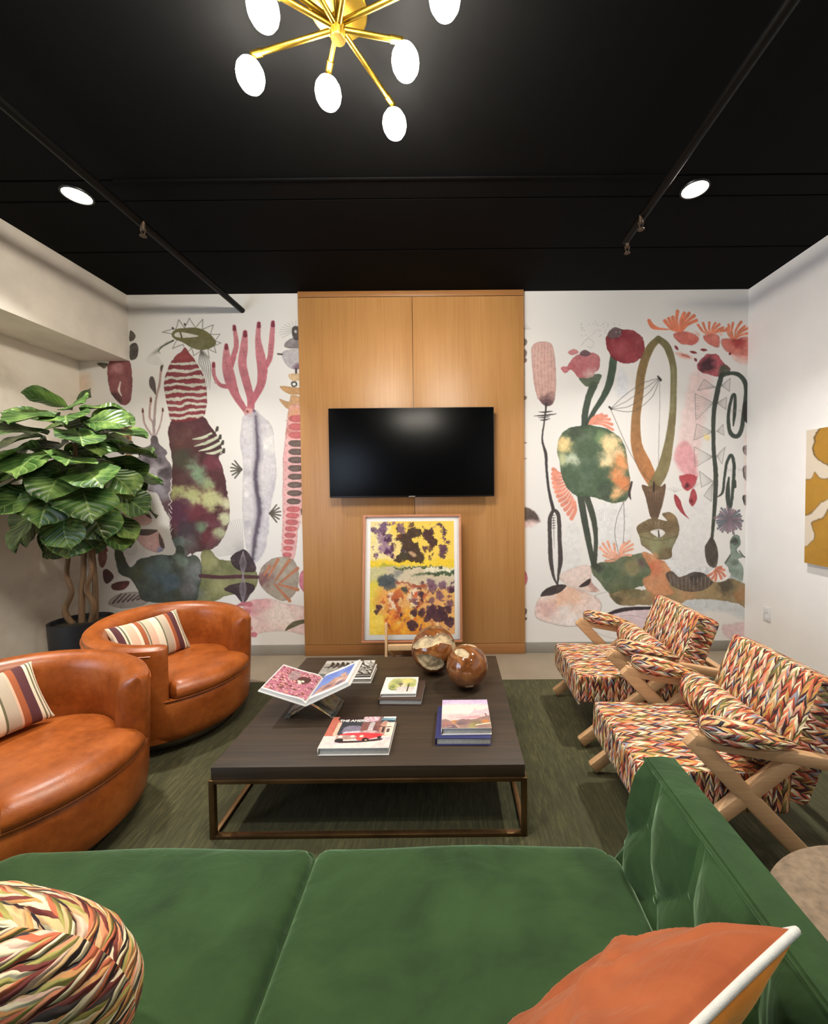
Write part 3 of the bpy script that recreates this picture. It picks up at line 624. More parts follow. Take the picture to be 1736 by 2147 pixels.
def mural_right():
    c = mural_canvas(XPR-.02, XR, 1080, 600, 2.646)
    # washes first
    c.poly([(900, 880), (930, 700), (960, 520), (1010, 460), (1090, 520), (1050, 720), (1010, 1000), (950, 1060), (890, 980)], (236, 196, 192), soft=9, a=.65, edge=0, warp=3)
    c.poly([(895, 900), (950, 860), (1000, 940), (1005, 1050), (960, 1060), (892, 985)], (226, 150, 156), soft=5, a=.8, edge=0)
    c.poly([(912, 1050), (1005, 1050), (965, 1132), (925, 1112)], (192, 68, 76), soft=1.5, blobs=[(950, 1100, 18, (96, 36, 44))])
    c.poly([(820, 1330), (1050, 1150), (1060, 1420), (1060, 1560), (900, 1600), (850, 1490)], (214, 212, 214), soft=12, a=.45, edge=0)
    c.poly([(450, 1230), (610, 1220), (640, 1400), (560, 1500), (470, 1480)], (222, 222, 222), soft=8, a=.6, edge=0)
    c.poly([(280, 1350), (350, 1330), (360, 1560), (270, 1590)], (222, 220, 218), soft=4, a=.6, edge=0)
    c.poly([(570, 470), (600, 460), (630, 540), (610, 610), (560, 600)], (206, 210, 222), soft=6, a=.5, edge=0)
    for i in range(14): c.line([(455+12*i, 1235), (452+12*i, 1290+6*(i % 3))], 1.6, (190, 188, 186), a=.6)
    # pink cactus, discs, needle
    c.poly([(90, 345), (118, 312), (165, 306), (202, 322), (216, 370), (227, 480), (223, 600), (208, 652), (170, 664), (134, 632), (108, 560), (95, 450)], (214, 170, 158), (206, 158, 148), warp=.6, blobs=[(180, 645, 48, (96, 66, 68))])
    for i in range(6): c.line([(112+17*i, 325), (106+19*i, 460), (124+15*i, 625)], 2.2, (178, 128, 120), a=.7)
    c.line([(172, 650), (168, 700), (160, 760), (150, 850), (170, 930), (173, 1000), (185, 1120), (212, 1240)], [12, 9, 8, 10, 16, 14, 14, 20], (54, 48, 48))
    for a, b, w in (((130, 696), (206, 692), 9), ((104, 718), (228, 707), 10), ((128, 728), (190, 722), 7), ((138, 742), (192, 734), 9)): c.line([a, ((a[0]+b[0])/2, (a[1]+b[1])/2+3), b], [2, w, 3], (56, 50, 48))
    c.line([(213, 1238), (192, 1290), (193, 1400), (198, 1520), (214, 1610), (236, 1655)], [18, 22, 22, 24, 14, 8], (66, 58, 56)); c.line([(213, 1238), (240, 1270), (246, 1400), (250, 1520), (240, 1600), (234, 1655)], [18, 22, 22, 26, 14, 8], (66, 58, 56))
    for i in range(6): c.line([(202, 1270+14*i), (222, 1268+14*i)], 3, (70, 64, 60))
    c.line([(212, 1280), (214, 1350), (216, 1450)], [4, 3, 1], (90, 84, 80))
    # left edge bits
    c.poly([(20, 1222), (95, 1238), (136, 1290), (128, 1312), (20, 1300)], (96, 78, 66), (76, 62, 56), soft=2.5); c.poly([(20, 1300), (135, 1300), (100, 1330), (20, 1335)], (226, 192, 186), soft=5, a=.8, edge=0)
    c.poly([(20, 1565), (58, 1580), (70, 1620), (58, 1655), (20, 1670)], (206, 110, 126), warp=.5)
    for y, h_ in ((290, 40), (350, 44), (395, 30), (605, 24), (860, 10), (950, 8), (1780, 40), (1830, 20)): c.poly([(30, y), (60, y+4), (66, y+h_*.5), (56, y+h_), (30, y+h_)], (104, 96, 94), (150, 120, 110), warp=.6, soft=1.2)
    for i in range(5): c.line([(48, 240), (62+6*i, 205+8*i)], 1.6, (150, 146, 144), a=.7)
    # flowers
    g = (66, 80, 62)
    c.line([(435, 548), (406, 620), (388, 700), (383, 775)], [44, 38, 36, 36], g, c2=(52, 62, 52)); c.line([(546, 395), (526, 520), (490, 610), (432, 700), (398, 772)], [42, 42, 34, 26, 26], (62, 82, 62), c2=(48, 60, 50))
    c.poly([(358, 505), (470, 486), (468, 520), (452, 548), (400, 556), (375, 540)], (78, 92, 70), (98, 104, 84), warp=1)
    c.poly([(300, 442), (320, 402), (365, 372), (430, 370), (468, 392), (466, 450), (440, 480), (425, 500), (360, 510), (330, 482)], (178, 88, 94), (196, 116, 118), warp=1.6, blobs=[(420, 500, 40, (214, 170, 164))])
    c.poly([(295, 365), (328, 347), (352, 368), (312, 382)], (204, 126, 128), warp=1); c.poly([(254, 452), (284, 444), (306, 455), (276, 482)], (198, 110, 114), warp=1); c.poly([(300, 430), (330, 430), (330, 460), (290, 460)], (190, 100, 104), warp=1)
    c.poly([(358, 372), (385, 352), (420, 372), (405, 388), (370, 386)], (108, 80, 86), warp=.8)
    c.poly([(505, 285), (530, 246), (590, 240), (655, 245), (700, 282), (716, 340), (700, 392), (650, 424), (600, 428), (545, 402), (510, 350)], (150, 46, 54), (132, 36, 46), warp=1.8, blobs=[(590, 350, 50, (164, 66, 72)), (640, 400, 40, (160, 56, 64))])
    c.poly([(512, 268), (550, 228), (592, 245), (575, 282), (530, 288)], (108, 88, 90), warp=.8)
    for i in range(46):
        x, y = 360+RNG.random()*225, 195+RNG.random()*90; c.line([(x, y), (x+2, y+2)], 4, (176, 170, 166), a=.7)
    c.line([(365, 330), (400, 290), (435, 310), (425, 340), (400, 335)], 2, (160, 156, 152), a=.7)
    # coral frills of the big bulb
    org = (230, 140, 114)
    c.fan((408, 765), [(452, 718), (480, 710), (505, 718), (522, 738), (535, 765), (540, 795)], 17, org)
    n = 12
    bs = [(270+62*(i/(n-1))**1.5, 1040+150*i/(n-1)) for i in range(n)]; tp = [(212-18*math.sin(PI*i/(n-1))+100*(i/(n-1))**1.4, 1015+270*i/(n-1)) for i in range(n)]
    c.fan(bs, tp, 24, org)
    # stems below, bulb
    c.line([(362, 1160), (385, 1300), (414, 1450), (436, 1550)], [38, 36, 30, 28], (58, 66, 54)); c.line([(396, 1165), (434, 1290), (447, 1400), (441, 1540)], [34, 32, 24, 22], (62, 68, 56))
    c.poly([(285, 792), (330, 775), (400, 768), (470, 780), (530, 802), (590, 850), (616, 920), (627, 1010), (637, 1080), (630, 1150), (600, 1192), (540, 1202), (480, 1182), (420, 1165), (350, 1165), (290, 1120), (257, 1050), (246, 980), (232, 900), (250, 832)], (78, 98, 70), (66, 88, 62), warp=1.4,
           blobs=[(330, 800, 50, (62, 74, 56)), (270, 880, 52, (236, 204, 134)), (262, 960, 34, (186, 192, 140)), (315, 960, 40, (186, 196, 166)), (480, 840, 40, (112, 138, 92)), (540, 880, 60, (246, 212, 150)), (510, 960, 56, (246, 216, 158)), (580, 940, 40, (240, 200, 146)), (590, 980, 46, (232, 150, 90)), (560, 1050, 44, (230, 146, 84)),
                  (600, 1090, 50, (222, 130, 76)), (560, 1150, 40, (236, 180, 120)), (500, 1130, 50, (64, 80, 60)), (500, 1165, 20, (60, 70, 56)), (330, 1080, 90, (70, 92, 66)), (400, 1000, 60, (70, 92, 68))])
    c.line([(645, 1085), (632, 1150), (640, 1180)], [10, 14, 4], (60, 50, 48)); c.line([(640, 1090), (590, 1130), (575, 1170), (600, 1195), (625, 1170)], 2.4, (110, 88, 70), a=.8)
    c.line([(600, 1195), (565, 1280), (552, 1380), (580, 1505)], 3, (110, 100, 96)); c.line([(600, 1195), (604, 1290), (600, 1400), (580, 1505)], 3, (110, 100, 96))
    # horn loop
    c.line([(770, 1100), (715, 990), (672, 880), (668, 740), (685, 600), (700, 470), (742, 350), (792, 292)], [60, 78, 62, 50, 48, 48, 44, 34], (186, 114, 62), c2=(116, 104, 62), warp=.5)
    c.line([(770, 1100), (818, 1010), (852, 860), (872, 700), (876, 560), (874, 440), (840, 335), (792, 292)], [66, 66, 48, 38, 34, 36, 40, 34], (132, 118, 76), c2=(112, 104, 66), warp=.5)
    c.line([(868, 690), (877, 560), (872, 440)], [22, 26, 22], (164, 160, 116), a=.6, soft=4)
    c.poly([(700, 1100), (745, 1110), (770, 1092), (800, 1110), (832, 1095), (826, 1160), (792, 1282), (755, 1290), (722, 1170)], (112, 84, 60), (96, 72, 52), warp=.6)
    for i in range(7): c.line([(722+16*i, 1140), (748+7*i, 1275)], 2.4, (70, 52, 42), a=.7)
    c.line([(768, 1085), (766, 1135)], 9, (52, 42, 38))
    for i in range(4): c.line([(800, 508), (700+18*i, 540+26*i), (600+14*i, 610+28*i), (528, 678)], 3, (96, 86, 82), a=.85)
    c.line([(800, 508), (800, 700), (795, 850), (793, 1010)], 3, (140, 132, 126), a=.85); c.line([(530, 685), (580, 800), (640, 930), (720, 1050), (765, 1088)], 3, (110, 92, 82), a=.85)
    c.line([(790, 500), (805, 520)], [10, 14], DK); c.line([(522, 670), (534, 682)], [12, 8], DK)
    # red frills
    orr = (234, 124, 86)
    c.line([(740, 190), (760, 222), (800, 236), (870, 240)], [18, 26, 14, 4], orr)
    c.fan((920, 258), [(828, 192), (850, 180), (872, 172), (898, 140), (935, 150), (962, 152), (990, 165), (1002, 190)], 20, orr)
    c.fan((1090, 275), [(1012, 215), (1040, 205), (1075, 202), (1108, 205), (1130, 212), (1150, 230), (1160, 245)], 15, orr); c.fan((1215, 300), [(1170, 235), (1182, 215), (1205, 205), (1250, 198), (1270, 222), (1290, 232), (1292, 260)], 15, orr)
    for i in range(9): c.line([(905+44*i, 250), (930+42*i, 262+3*(i % 3))], [4, 16], (236, 170, 140), a=.6, soft=2)
    c.poly([(880, 262), (950, 255), (1012, 282), (1002, 320), (942, 326), (892, 300)], (204, 86, 74), (220, 120, 104), warp=1.6, soft=1.5); c.poly([(1040, 276), (1122, 270), (1126, 335), (1072, 322)], (206, 88, 74), (222, 126, 110), warp=1.4, soft=1.5)
    c.poly([(1145, 292), (1220, 290), (1300, 290), (1300, 400), (1222, 392), (1150, 342)], (206, 90, 76), (226, 136, 120), warp=2, soft=2, blobs=[(1240, 310, 40, (172, 56, 54))]); c.poly([(1200, 385), (1300, 390), (1300, 430), (1230, 420)], (234, 180, 168), soft=5, a=.8, edge=0)
    for p, q in (((885, 330), (900, 352)), ((918, 378), (965, 392)), ((1026, 352), (1060, 354)), ((968, 362), (1004, 370)), ((992, 400), (1004, 414)), ((1185, 376), (1192, 372))): c.line([p, ((p[0]+q[0])/2, (p[1]+q[1])/2), q], [5, 15, 5], (132, 42, 44))
    c.poly([(890, 370), (960, 380), (980, 400), (930, 402)], (230, 150, 130), soft=4, a=.7, edge=0)
    c.poly([(1005, 432), (1050, 386), (1110, 374), (1150, 420), (1192, 462), (1130, 500), (1082, 492), (1020, 470)], (176, 62, 76), (192, 88, 96), warp=1.8, blobs=[(1062, 435, 48, (66, 30, 38)), (1160, 470, 34, (76, 76, 60))])
    for i in range(6): c.line([(885, 1140), (842+16*i, 1110+5*abs(i-2))], 1.6, (170, 164, 160), a=.7)
    c.poly([(880, 1152), (910, 1178), (935, 1250), (962, 1288), (915, 1250), (886, 1205)], (166, 54, 62), warp=.6); c.poly([(962, 1175), (985, 1118), (1007, 1170), (985, 1218), (966, 1202)], (176, 60, 66), warp=.5, blobs=[(975, 1190, 14, (112, 34, 42))])
    for i in range(4): c.line([(990, 1115), (962+22*i, 1085)], 1.6, (180, 150, 150), a=.6)
    # triangles and the green tape stem
    def tri(a, b, d):
        c.line([a, b, d, a], 2.6, (128, 122, 118), sm=False)
        for k in range(1, 8): c.line([a, (b[0]+(d[0]-b[0])*k/8, b[1]+(d[1]-b[1])*k/8)], 1.5, (150, 146, 142), a=.7, sm=False)
    for T in (((1100, 645), (995, 595), (1000, 740)), ((1115, 645), (1170, 615), (1165, 682)), ((1095, 808), (1005, 762), (988, 852)), ((1115, 803), (1150, 765), (1155, 826)), ((1095, 945), (990, 890), (995, 1000)), ((1115, 940), (1162, 890), (1145, 985)), ((1095, 1080), (1020, 1025), (1030, 1112)), ((1095, 1085), (1045, 1160), (1085, 1192)), ((1110, 560), (1045, 515), (1010, 576)), ((1140, 550), (1190, 510), (1185, 582))): tri(*T)
    c.line([(1055, 830), (1062, 838)], [22, 30], (240, 210, 120), a=.7, soft=3)
    tp_ = (56, 66, 56)
    c.line([(1142, 490), (1115, 600), (1098, 720), (1098, 900), (1110, 1050), (1102, 1250), (1088, 1400)], [26, 28, 24, 22, 26, 22, 16], tp_, c2=(60, 64, 54))
    c.line([(1135, 500), (1190, 482), (1245, 496), (1278, 560), (1268, 680), (1250, 800), (1222, 832), (1188, 805), (1180, 710), (1200, 612), (1216, 610), (1214, 700), (1207, 772)], [22, 20, 24, 26, 24, 24, 24, 22, 18, 16, 16, 20, 8], tp_)
    c.line([(1122, 1166), (1148, 1140), (1158, 1060), (1170, 980), (1195, 936), (1211, 990), (1206, 1100), (1196, 1200), (1185, 1255)], [6, 14, 14, 16, 18, 18, 18, 16, 12], tp_); c.line([(1182, 1060), (1176, 1150), (1185, 1258)], [10, 26, 14], tp_); c.line([(1214, 1080), (1216, 1110)], 18, tp_)
    for y, x in ((690, 1190), (690, 1235), (1018, 1172), (1016, 1230)): c.line([(x, y-8), (x+28, y+8), (x+28, y-8), (x, y+8)], 1.6, (160, 150, 146), a=.7, sm=False)
    c.poly([(1048, 1452), (1068, 1410), (1088, 1388), (1116, 1440), (1123, 1512), (1104, 1562), (1062, 1532)], (92, 80, 68), (72, 64, 54), warp=.6)
    for i in range(5): c.line([(1086, 1400), (1062+13*i, 1470), (1094, 1555)], 2, (58, 50, 44), a=.7)
    for i in range(30):
        an = 2*PI*i/30; r = 58+26*RNG.random(); c.line([(1184, 1285), (1184+r*math.cos(an), 1300+r*.95*math.sin(an))], [6, 12], (118+RNG.integers(-20, 20), 108, 118), warp=1.4)
    c.poly([(1188, 1420), (1208, 1378), (1240, 1384), (1247, 1430), (1226, 1462), (1262, 1500), (1232, 1512), (1262, 1560), (1252, 1642), (1200, 1642), (1180, 1560), (1160, 1532), (1190, 1480)], (136, 154, 140), (112, 130, 116), warp=.8, blobs=[(1215, 1410, 24, (62, 66, 60)), (1215, 1530, 20, (98, 112, 102))])
    c.line([(1240, 1465), (1262, 1495), (1275, 1500)], 7, (88, 92, 84)); c.line([(1190, 1490), (1162, 1532)], 8, (88, 92, 84))
    for y, h_ in ((885, 55), (1000, 80), (1160, 60), (650, 110)): c.poly([(1262, y), (1300, y), (1300, y+h_), (1266, y+h_*.8)], (52, 46, 46), warp=1.2)
    c.poly([(1268, 840), (1300, 830), (1300, 1250), (1275, 1240), (1266, 1000)], (232, 208, 198), soft=3, a=.6, edge=0)
    # ground
    c.poly([(1005, 1580), (1090, 1560), (1140, 1580), (1265, 1640), (1300, 1700), (1300, 1850), (1150, 1800), (900, 1790)], (206, 210, 212), (190, 196, 200), soft=6, a=.8, edge=0)
    c.poly([(520, 1692), (600, 1655), (700, 1682), (850, 1645), (1000, 1662), (1110, 1632), (1200, 1622), (1275, 1650), (1300, 1700), (1300, 1800), (1240, 1760), (1150, 1740), (1050, 1730), (960, 1740), (860, 1770), (700, 1765), (600, 1772), (545, 1742)], (164, 136, 90), (138, 116, 78), soft=1.5, warp=1.8,
           blobs=[(560, 1740, 50, (92, 80, 52)), (650, 1680, 60, (110, 98, 62)), (1170, 1660, 50, (84, 74, 54)), (1250, 1700, 50, (166, 118, 70)), (950, 1710, 60, (186, 140, 92)), (800, 1700, 60, (180, 128, 84))])
    c.poly([(420, 1548), (500, 1520), (570, 1500), (650, 1488), (702, 1478), (762, 1520), (752, 1600), (702, 1660), (600, 1682), (522, 1700), (470, 1640), (430, 1592)], (98, 108, 76), (84, 96, 68), soft=1.2, warp=1.5, blobs=[(520, 1590, 60, (76, 94, 66)), (690, 1530, 30, (92, 70, 66)), (640, 1560, 50, (132, 124, 84)), (460, 1560, 30, (60, 66, 54)), (560, 1660, 40, (96, 104, 70))])
    c.poly([(700, 1480), (745, 1478), (792, 1510), (842, 1530), (872, 1580), (852, 1650), (880, 1705), (760, 1705), (702, 1630), (752, 1580)], (206, 134, 88), (216, 152, 106), soft=1.2, warp=1.2, blobs=[(770, 1550, 50, (212, 116, 76))])
    c.poly([(820, 1500), (865, 1490), (910, 1545), (1000, 1560), (1060, 1560), (1030, 1590), (900, 1610), (862, 1575)], (222, 222, 222), soft=1.5, warp=.8, edge=.05)
    c.poly([(835, 1592), (868, 1578), (912, 1612), (980, 1582), (1042, 1590), (1097, 1632), (1060, 1672), (980, 1692), (890, 1672), (846, 1632)], (98, 84, 74), (80, 68, 60), warp=.8, blobs=[(1000, 1595, 50, (58, 50, 48))])
    for i in range(11): c.line([(855+22*i, 1600+14*math.sin(i*.3)), (862+21*i, 1660+26*math.sin(i*.3))], 4, (146, 126, 100), a=.8)
    c.poly([(1065, 1590), (1112, 1555), (1160, 1570), (1195, 1595), (1160, 1632), (1100, 1636)], (232, 226, 222), warp=.6, edge=.05)
    c.fan((1105, 1570), [(1068, 1602), (1088, 1622), (1108, 1628), (1140, 1618), (1160, 1605), (1155, 1572), (1140, 1555)], 15, (214, 124, 92))
    c.fan((578, 1502), [(470, 1448), (486, 1425), (512, 1415), (548, 1428), (605, 1422), (632, 1412), (650, 1430), (650, 1455), (640, 1490), (490, 1490), (500, 1520)], 15, (232, 160, 130))
    # mushroom
    c.poly([(672, 1345), (690, 1312), (762, 1285), (842, 1300), (812, 1262), (850, 1250), (892, 1280), (908, 1350), (892, 1400), (870, 1450), (862, 1502), (792, 1512), (750, 1470), (700, 1432), (690, 1390)], (124, 104, 70), (110, 90, 60), warp=.9, blobs=[(780, 1440, 60, (142, 142, 98)), (860, 1420, 40, (128, 126, 88)), (860, 1275, 30, (146, 116, 76)), (770, 1490, 26, (196, 140, 92)), (720, 1400, 40, (136, 128, 88))])
    for i in range(13): an = math.radians(180+i*15); c.line([(785+38*math.cos(an), 1358+18*math.sin(an)), (785+102*math.cos(an), 1362+66*math.sin(an))], 3, (84, 66, 48), a=.7)
    c.line([(690, 1385), (790, 1408), (895, 1385)], 3, (84, 70, 50), a=.7)
    c.poly([(748, 1357), (800, 1344), (830, 1365), (800, 1392), (765, 1376)], (238, 234, 230), warp=.4); c.line([(792, 1352), (796, 1386)], [6, 9], (52, 46, 40))
    # pink stones and leaf
    c.poly([(245, 1622), (290, 1572), (380, 1545), (422, 1560), (425, 1640), (470, 1690), (400, 1692), (330, 1672)], (224, 196, 184), (232, 210, 200), soft=1.5, warp=1, blobs=[(430, 1660, 40, (196, 150, 138))])
    c.poly([(122, 1745), (170, 1690), (250, 1652), (350, 1680), (450, 1718), (478, 1770), (445, 1840), (380, 1872), (300, 1882), (180, 1862), (112, 1830)], (238, 214, 202), (232, 206, 200), soft=2, warp=.8, blobs=[(280, 1740, 110, (236, 186, 156)), (180, 1790, 60, (222, 178, 170)), (300, 1850, 90, (238, 226, 222))])
    c.line([(115, 1800), (125, 1840), (200, 1868), (300, 1884), (400, 1866), (455, 1825), (478, 1765), (440, 1715), (525, 1690)], 2.6, (150, 140, 132), a=.8)
    c.poly([(140, 1716), (180, 1672), (250, 1650), (284, 1660), (232, 1702)], (58, 48, 48), warp=.8); c.poly([(352, 1664), (400, 1626), (420, 1625), (404, 1658)], (58, 48, 46), warp=.6)
    c.poly([(478, 1832), (560, 1800), (650, 1785), (760, 1780), (770, 1850), (760, 1910), (600, 1892), (520, 1862)], (220, 192, 200), (228, 204, 210), soft=2, warp=.8)
    c.line([(478, 1832), (560, 1800), (640, 1786), (765, 1782)], [6, 22, 20, 16], (54, 44, 46)); c.line([(540, 1840), (640, 1822), (760, 1850)], 2.4, (160, 140, 146), a=.8)
    c.line([(430, 1905), (490, 1935), (560, 1952), (640, 1955)], 2.4, (170, 160, 160), a=.8)
    c.poly([(1150, 1880), (1300, 1870), (1300, 1960), (1180, 1950)], (226, 190, 194), soft=4, a=.8)
    return c

# ------------------------------------------------------------------ the room
YB = -4.6
def wall_mesh():
    b = B(); b.smooth = False
    b.box(((XL+XR)/2, YW+.101, ZC/2), (XR-XL+.4, .2, ZC), mat=0); return b
cl, cr = mural_left(), mural_right()
grid_object('wall_back', cl, lambda s, t: (XL+s*(XPL+.02-XL), np.full_like(s, YW), ZC-t*ZC), ['mural', 'wall'], wall_mesh())['kind'] = 'structure'
grid_object('wall_back_right', cr, lambda s, t: (XPR-.02+s*(XR-XPR+.02), np.full_like(s, YW), ZC-t*ZC), ['mural'])['kind'] = 'structure'
b = B(); b.smooth = False; b.box(((XL+XR)/2, (YW+YB)/2, -.05), (XR-XL+.4, YW-YB+.4, .1)); struct(b, 'floor', 'floor')
# ceiling: black deck with shallow cross seams
b = B(); b.smooth = False
ys = [YW, 3.125, 3.11, 2.592, 2.58, 2.425, 2.41, YB]
b.box(((XL+XR)/2, (YW+YB)/2, ZC+.12), (XR-XL+.4, YW-YB+.4, .2))
for i in range(0, 8, 2): b.box(((XL+XR)/2, (ys[i]+ys[i+1])/2, ZC+.01), (XR-XL, ys[i]-ys[i+1], .0202))
b.box((-.35, 2.417, ZC-.004), (3.3, .012, .008))
struct(b, 'ceiling', 'ceil')
# left wall with its deep beam, and the window in the part beside the camera
WY0, WY1, WZ0, WZ1 = -2.2, .7, .25, 2.6
b = B(); b.smooth = False; x0 = XL-.1
b.box((x0, (WY1+YW)/2, ZC/2), (.2, YW-WY1, ZC)); b.box((x0, (YB+WY0)/2, ZC/2), (.2, WY0-YB, ZC))
b.box((x0, (WY0+WY1)/2, WZ0/2), (.2, WY1-WY0, WZ0)); b.box((x0, (WY0+WY1)/2, (WZ1+ZC)/2), (.2, WY1-WY0, ZC-WZ1))
struct(b, 'wall_left', 'plaster')
b = B(); b.smooth = False; b.box(((XL+XBEAM)/2, (YW+YB)/2, (ZBEAM+ZC)/2), (XBEAM-XL, YW-YB, ZC-ZBEAM), .006); struct(b, 'trim_1', 'concrete')
b = B(); b.smooth = False; b.box((XR+.1, (YW+YB)/2, ZC/2), (.2, YW-YB+.4, ZC)); struct(b, 'wall_right', 'wall')
b = B(); b.smooth = False; b.box(((XL+XR)/2, YB-.1, ZC/2), (XR-XL+.4, .2, ZC)); struct(b, 'wall_rear', 'dark')
b = B(); b.smooth = False
for z in (WZ0+.03, WZ1-.03): b.box((x0, (WY0+WY1)/2, z), (.1, WY1-WY0, .06))
for y in (WY0+.03, (WY0+WY1)/2, WY1-.03): b.box((x0, y, (WZ0+WZ1)/2), (.1, .06, WZ1-WZ0))
wn = struct(b, 'window_1', 'black')
for nm, c, d in (('baseboard_back', ((XL+XPL)/2, YW-.006, .05), (XPL-XL, .012, .1)), ('baseboard_back_right', ((XR+XPR)/2, YW-.006, .05), (XR-XPR, .012, .1)), ('baseboard_right', (XR-.006, (YW+YB)/2, .05), (.012, YW-YB-.03, .1)), ('baseboard_left', (XL+.006, (YW+YB)/2, .05), (.012, YW-YB-.03, .1))):
    b = B(); b.smooth = False; b.box(c, d, .003); struct(b, nm, 'base')

# ------------------------------------------------------------------ ceiling fixtures
for x, y0, y1, lb in ((-1.948, YW-.001, -4, 'thin black pipe under the left side of the ceiling, ending at the mural wall'), (1.215, 2.79, -4, 'thin black pipe under the ceiling beside the right hand downlight')):
    b = B(); b.cyl((x, y0, 3.27), (x, y1, 3.27), .026, 12)
    p = tag(b.build('ceiling_pipe', 'pipe', None, loc=(x, y0, 3.27)), lb, 'pipe')
for x, y, lb in ((-1.93, 2.55, 'small sprinkler head on the left ceiling pipe near the left downlight'), (1.20, 2.53, 'small sprinkler head left of the right downlight'), (1.222, 2.775, 'dark sprinkler head at the far end of the right ceiling pipe')):
    t = thing('sprinkler_head', (x, y, 3.27), 0, lb, 'sprinkler')
    b = B(); b.cyl((0, 0, .0), (0, 0, -.05), .012, 10); b.build('body', 'sprink', t)
    b = B(); b.bar((-.016, 0, -.05), (-.004, 0, -.085), .005, .005, 0); b.bar((.016, 0, -.05), (.004, 0, -.085), .005, .005, 0); b.box((0, 0, -.05), (.036, .012, .008), .002); b.build('yoke', 'sprink', t)
    b = B(); b.lathe([(.004, 0), (.02, .001), (.02, .004), (.004, .006)], 14, (0, 0, -.092)); b.build('deflector', 'sprink', t)
for x, y, lb in ((-2.318, 2.529, 'lit round recessed downlight in the black ceiling on the left'), (1.532, 2.524, 'lit round recessed downlight in the black ceiling on the right')):
    t = thing('recessed_downlight', (x, y, ZC), 0, lb, 'downlight', 'recessed ceiling downlights')
    b = B(); b.lathe([(.073, -.0005), (.073, -.008), (.082, -.008), (.086, -.002), (.086, .0)], 40); b.build('trim_ring', 'black', t)
    b = B(); b.lathe([(.0005, -.004), (.0725, -.004), (.0725, -.001), (.0005, -.001)], 40); b.build('lens', 'down', t)
# chandelier
HUB = Vector((-.42, 1.575, 3.335))
t = thing('chandelier', (HUB.x, HUB.y, ZC), 0, 'brass sputnik ceiling light with glowing egg shaped bulbs on thin arms', 'chandelier')
b = B(); b.lathe([(.001, -.022), (.108, -.022), (.112, -.018), (.112, -.001), (.001, -.001)], 48); b.build('canopy', 'brass', t)
b = B(); b.cyl((0, 0, -.02), (0, 0, HUB.z-ZC+.03), .011, 14); b.build('stem', 'brass', t)
b = B(); b.lathe([(.001, -.046), (.025, -.046), (.028, -.042), (.028, .03), (.02, .036), (.001, .036)], 28, (0, 0, HUB.z-ZC)); b.build('hub', 'brass', t)
bulbs = [(-.802, 1.663, 3.25), (-.509, 1.737, 3.25), (-.167, 1.618, 3.25), (-.248, 1.881, 3.25), (-.646, 1.444, 3.25), (-.008, 1.415, 3.25), (-.56, 1.20, 3.25), (-.36, 1.30, 3.25), (-.20, 1.12, 3.25), (-.83, 1.25, 3.25)]
base0 = Vector((HUB.x, HUB.y, ZC))
for i, p in enumerate(bulbs):
    p = Vector(p)-base0; h0 = Vector((0, 0, HUB.z-ZC)); d = Vector((p.x, p.y, 0)).normalized()
    st = h0+d*.022+Vector((0, 0, .012 if i % 2 else -.006)); en = p+Vector((0, 0, .078))-d*.012
    b = B(); b.cyl(st, en, .0105, 12); arm = b.build('arm', 'brass', t)
    b = B(); b.tube([en-(en-st).normalized()*.045, en, en+Vector((0, 0, -.035))], .0135, 12); b.build('socket', 'brass', arm)
    b = B(); b.lathe([(.002, .056), (.022, .053), (.039, .042), (.051, .020), (.054, -.002), (.050, -.024), (.039, -.044), (.021, -.056), (.002, -.06)], 24, tuple(p)); b.build('bulb', 'bulb', arm)

# ------------------------------------------------------------------ back wall furniture
YP = 3.735
t = thing('wood_panel', ((XPL+XPR)/2, YW, 0), 0, 'tall oak veneer wall panel with a centre seam behind the television', 'wall panel')
xm = -.352
def pb(nm, x0, x1, z0, z1, mt, y=YP):
    b = B(); b.smooth = False; b.box(((x0+x1)/2, (y+YW-.002)/2, (z0+z1)/2), (x1-x0, YW-.002-y, z1-z0), .0015); return b.build(nm, mt, t, world=True)
pb('backing', XPL+.004, XPR-.004, .01, ZC-.004, 'black', YP+.012)
pb('panel_leaf', XPL, xm-.002, .106, ZC-.058, 'panel'); pb('panel_leaf', xm+.002, XPR, .106, ZC-.058, 'panel')
pb('top_rail', XPL, XPR, ZC-.053, ZC-.001, 'panel2'); pb('plinth', XPL, XPR, .001, .102, 'panel2')
# television
TX0, TX1, TZ0, TZ1, TY = -1.118, .39, 1.506, 2.321, 3.625
t = thing('television', ((TX0+TX1)/2, YP, (TZ0+TZ1)/2), 0, 'large black flat screen television hung on the oak panel', 'television')
w, h = TX1-TX0, TZ1-TZ0
b = B(); b.smooth = False; b.box((0, TY+.022-YP, 0), (w, .04, h), .006); b.build('housing', 'black', t)
b = B(); b.smooth = False; b.box((0, TY-.0-YP, .004), (w-.012, .006, h-.022), .001); b.build('screen', 'screen', t)
b = B(); b.smooth = False; b.box((0, TY+.076-YP, 0), (.5, .068, .4), .004); b.build('wall_bracket', 'black', t)
b = B(); b.smooth = False; b.box((.0, TY-.001-YP, -h/2+.006), (.06, .004, .008), .001); b.build('logo_strip', 'steel', t)
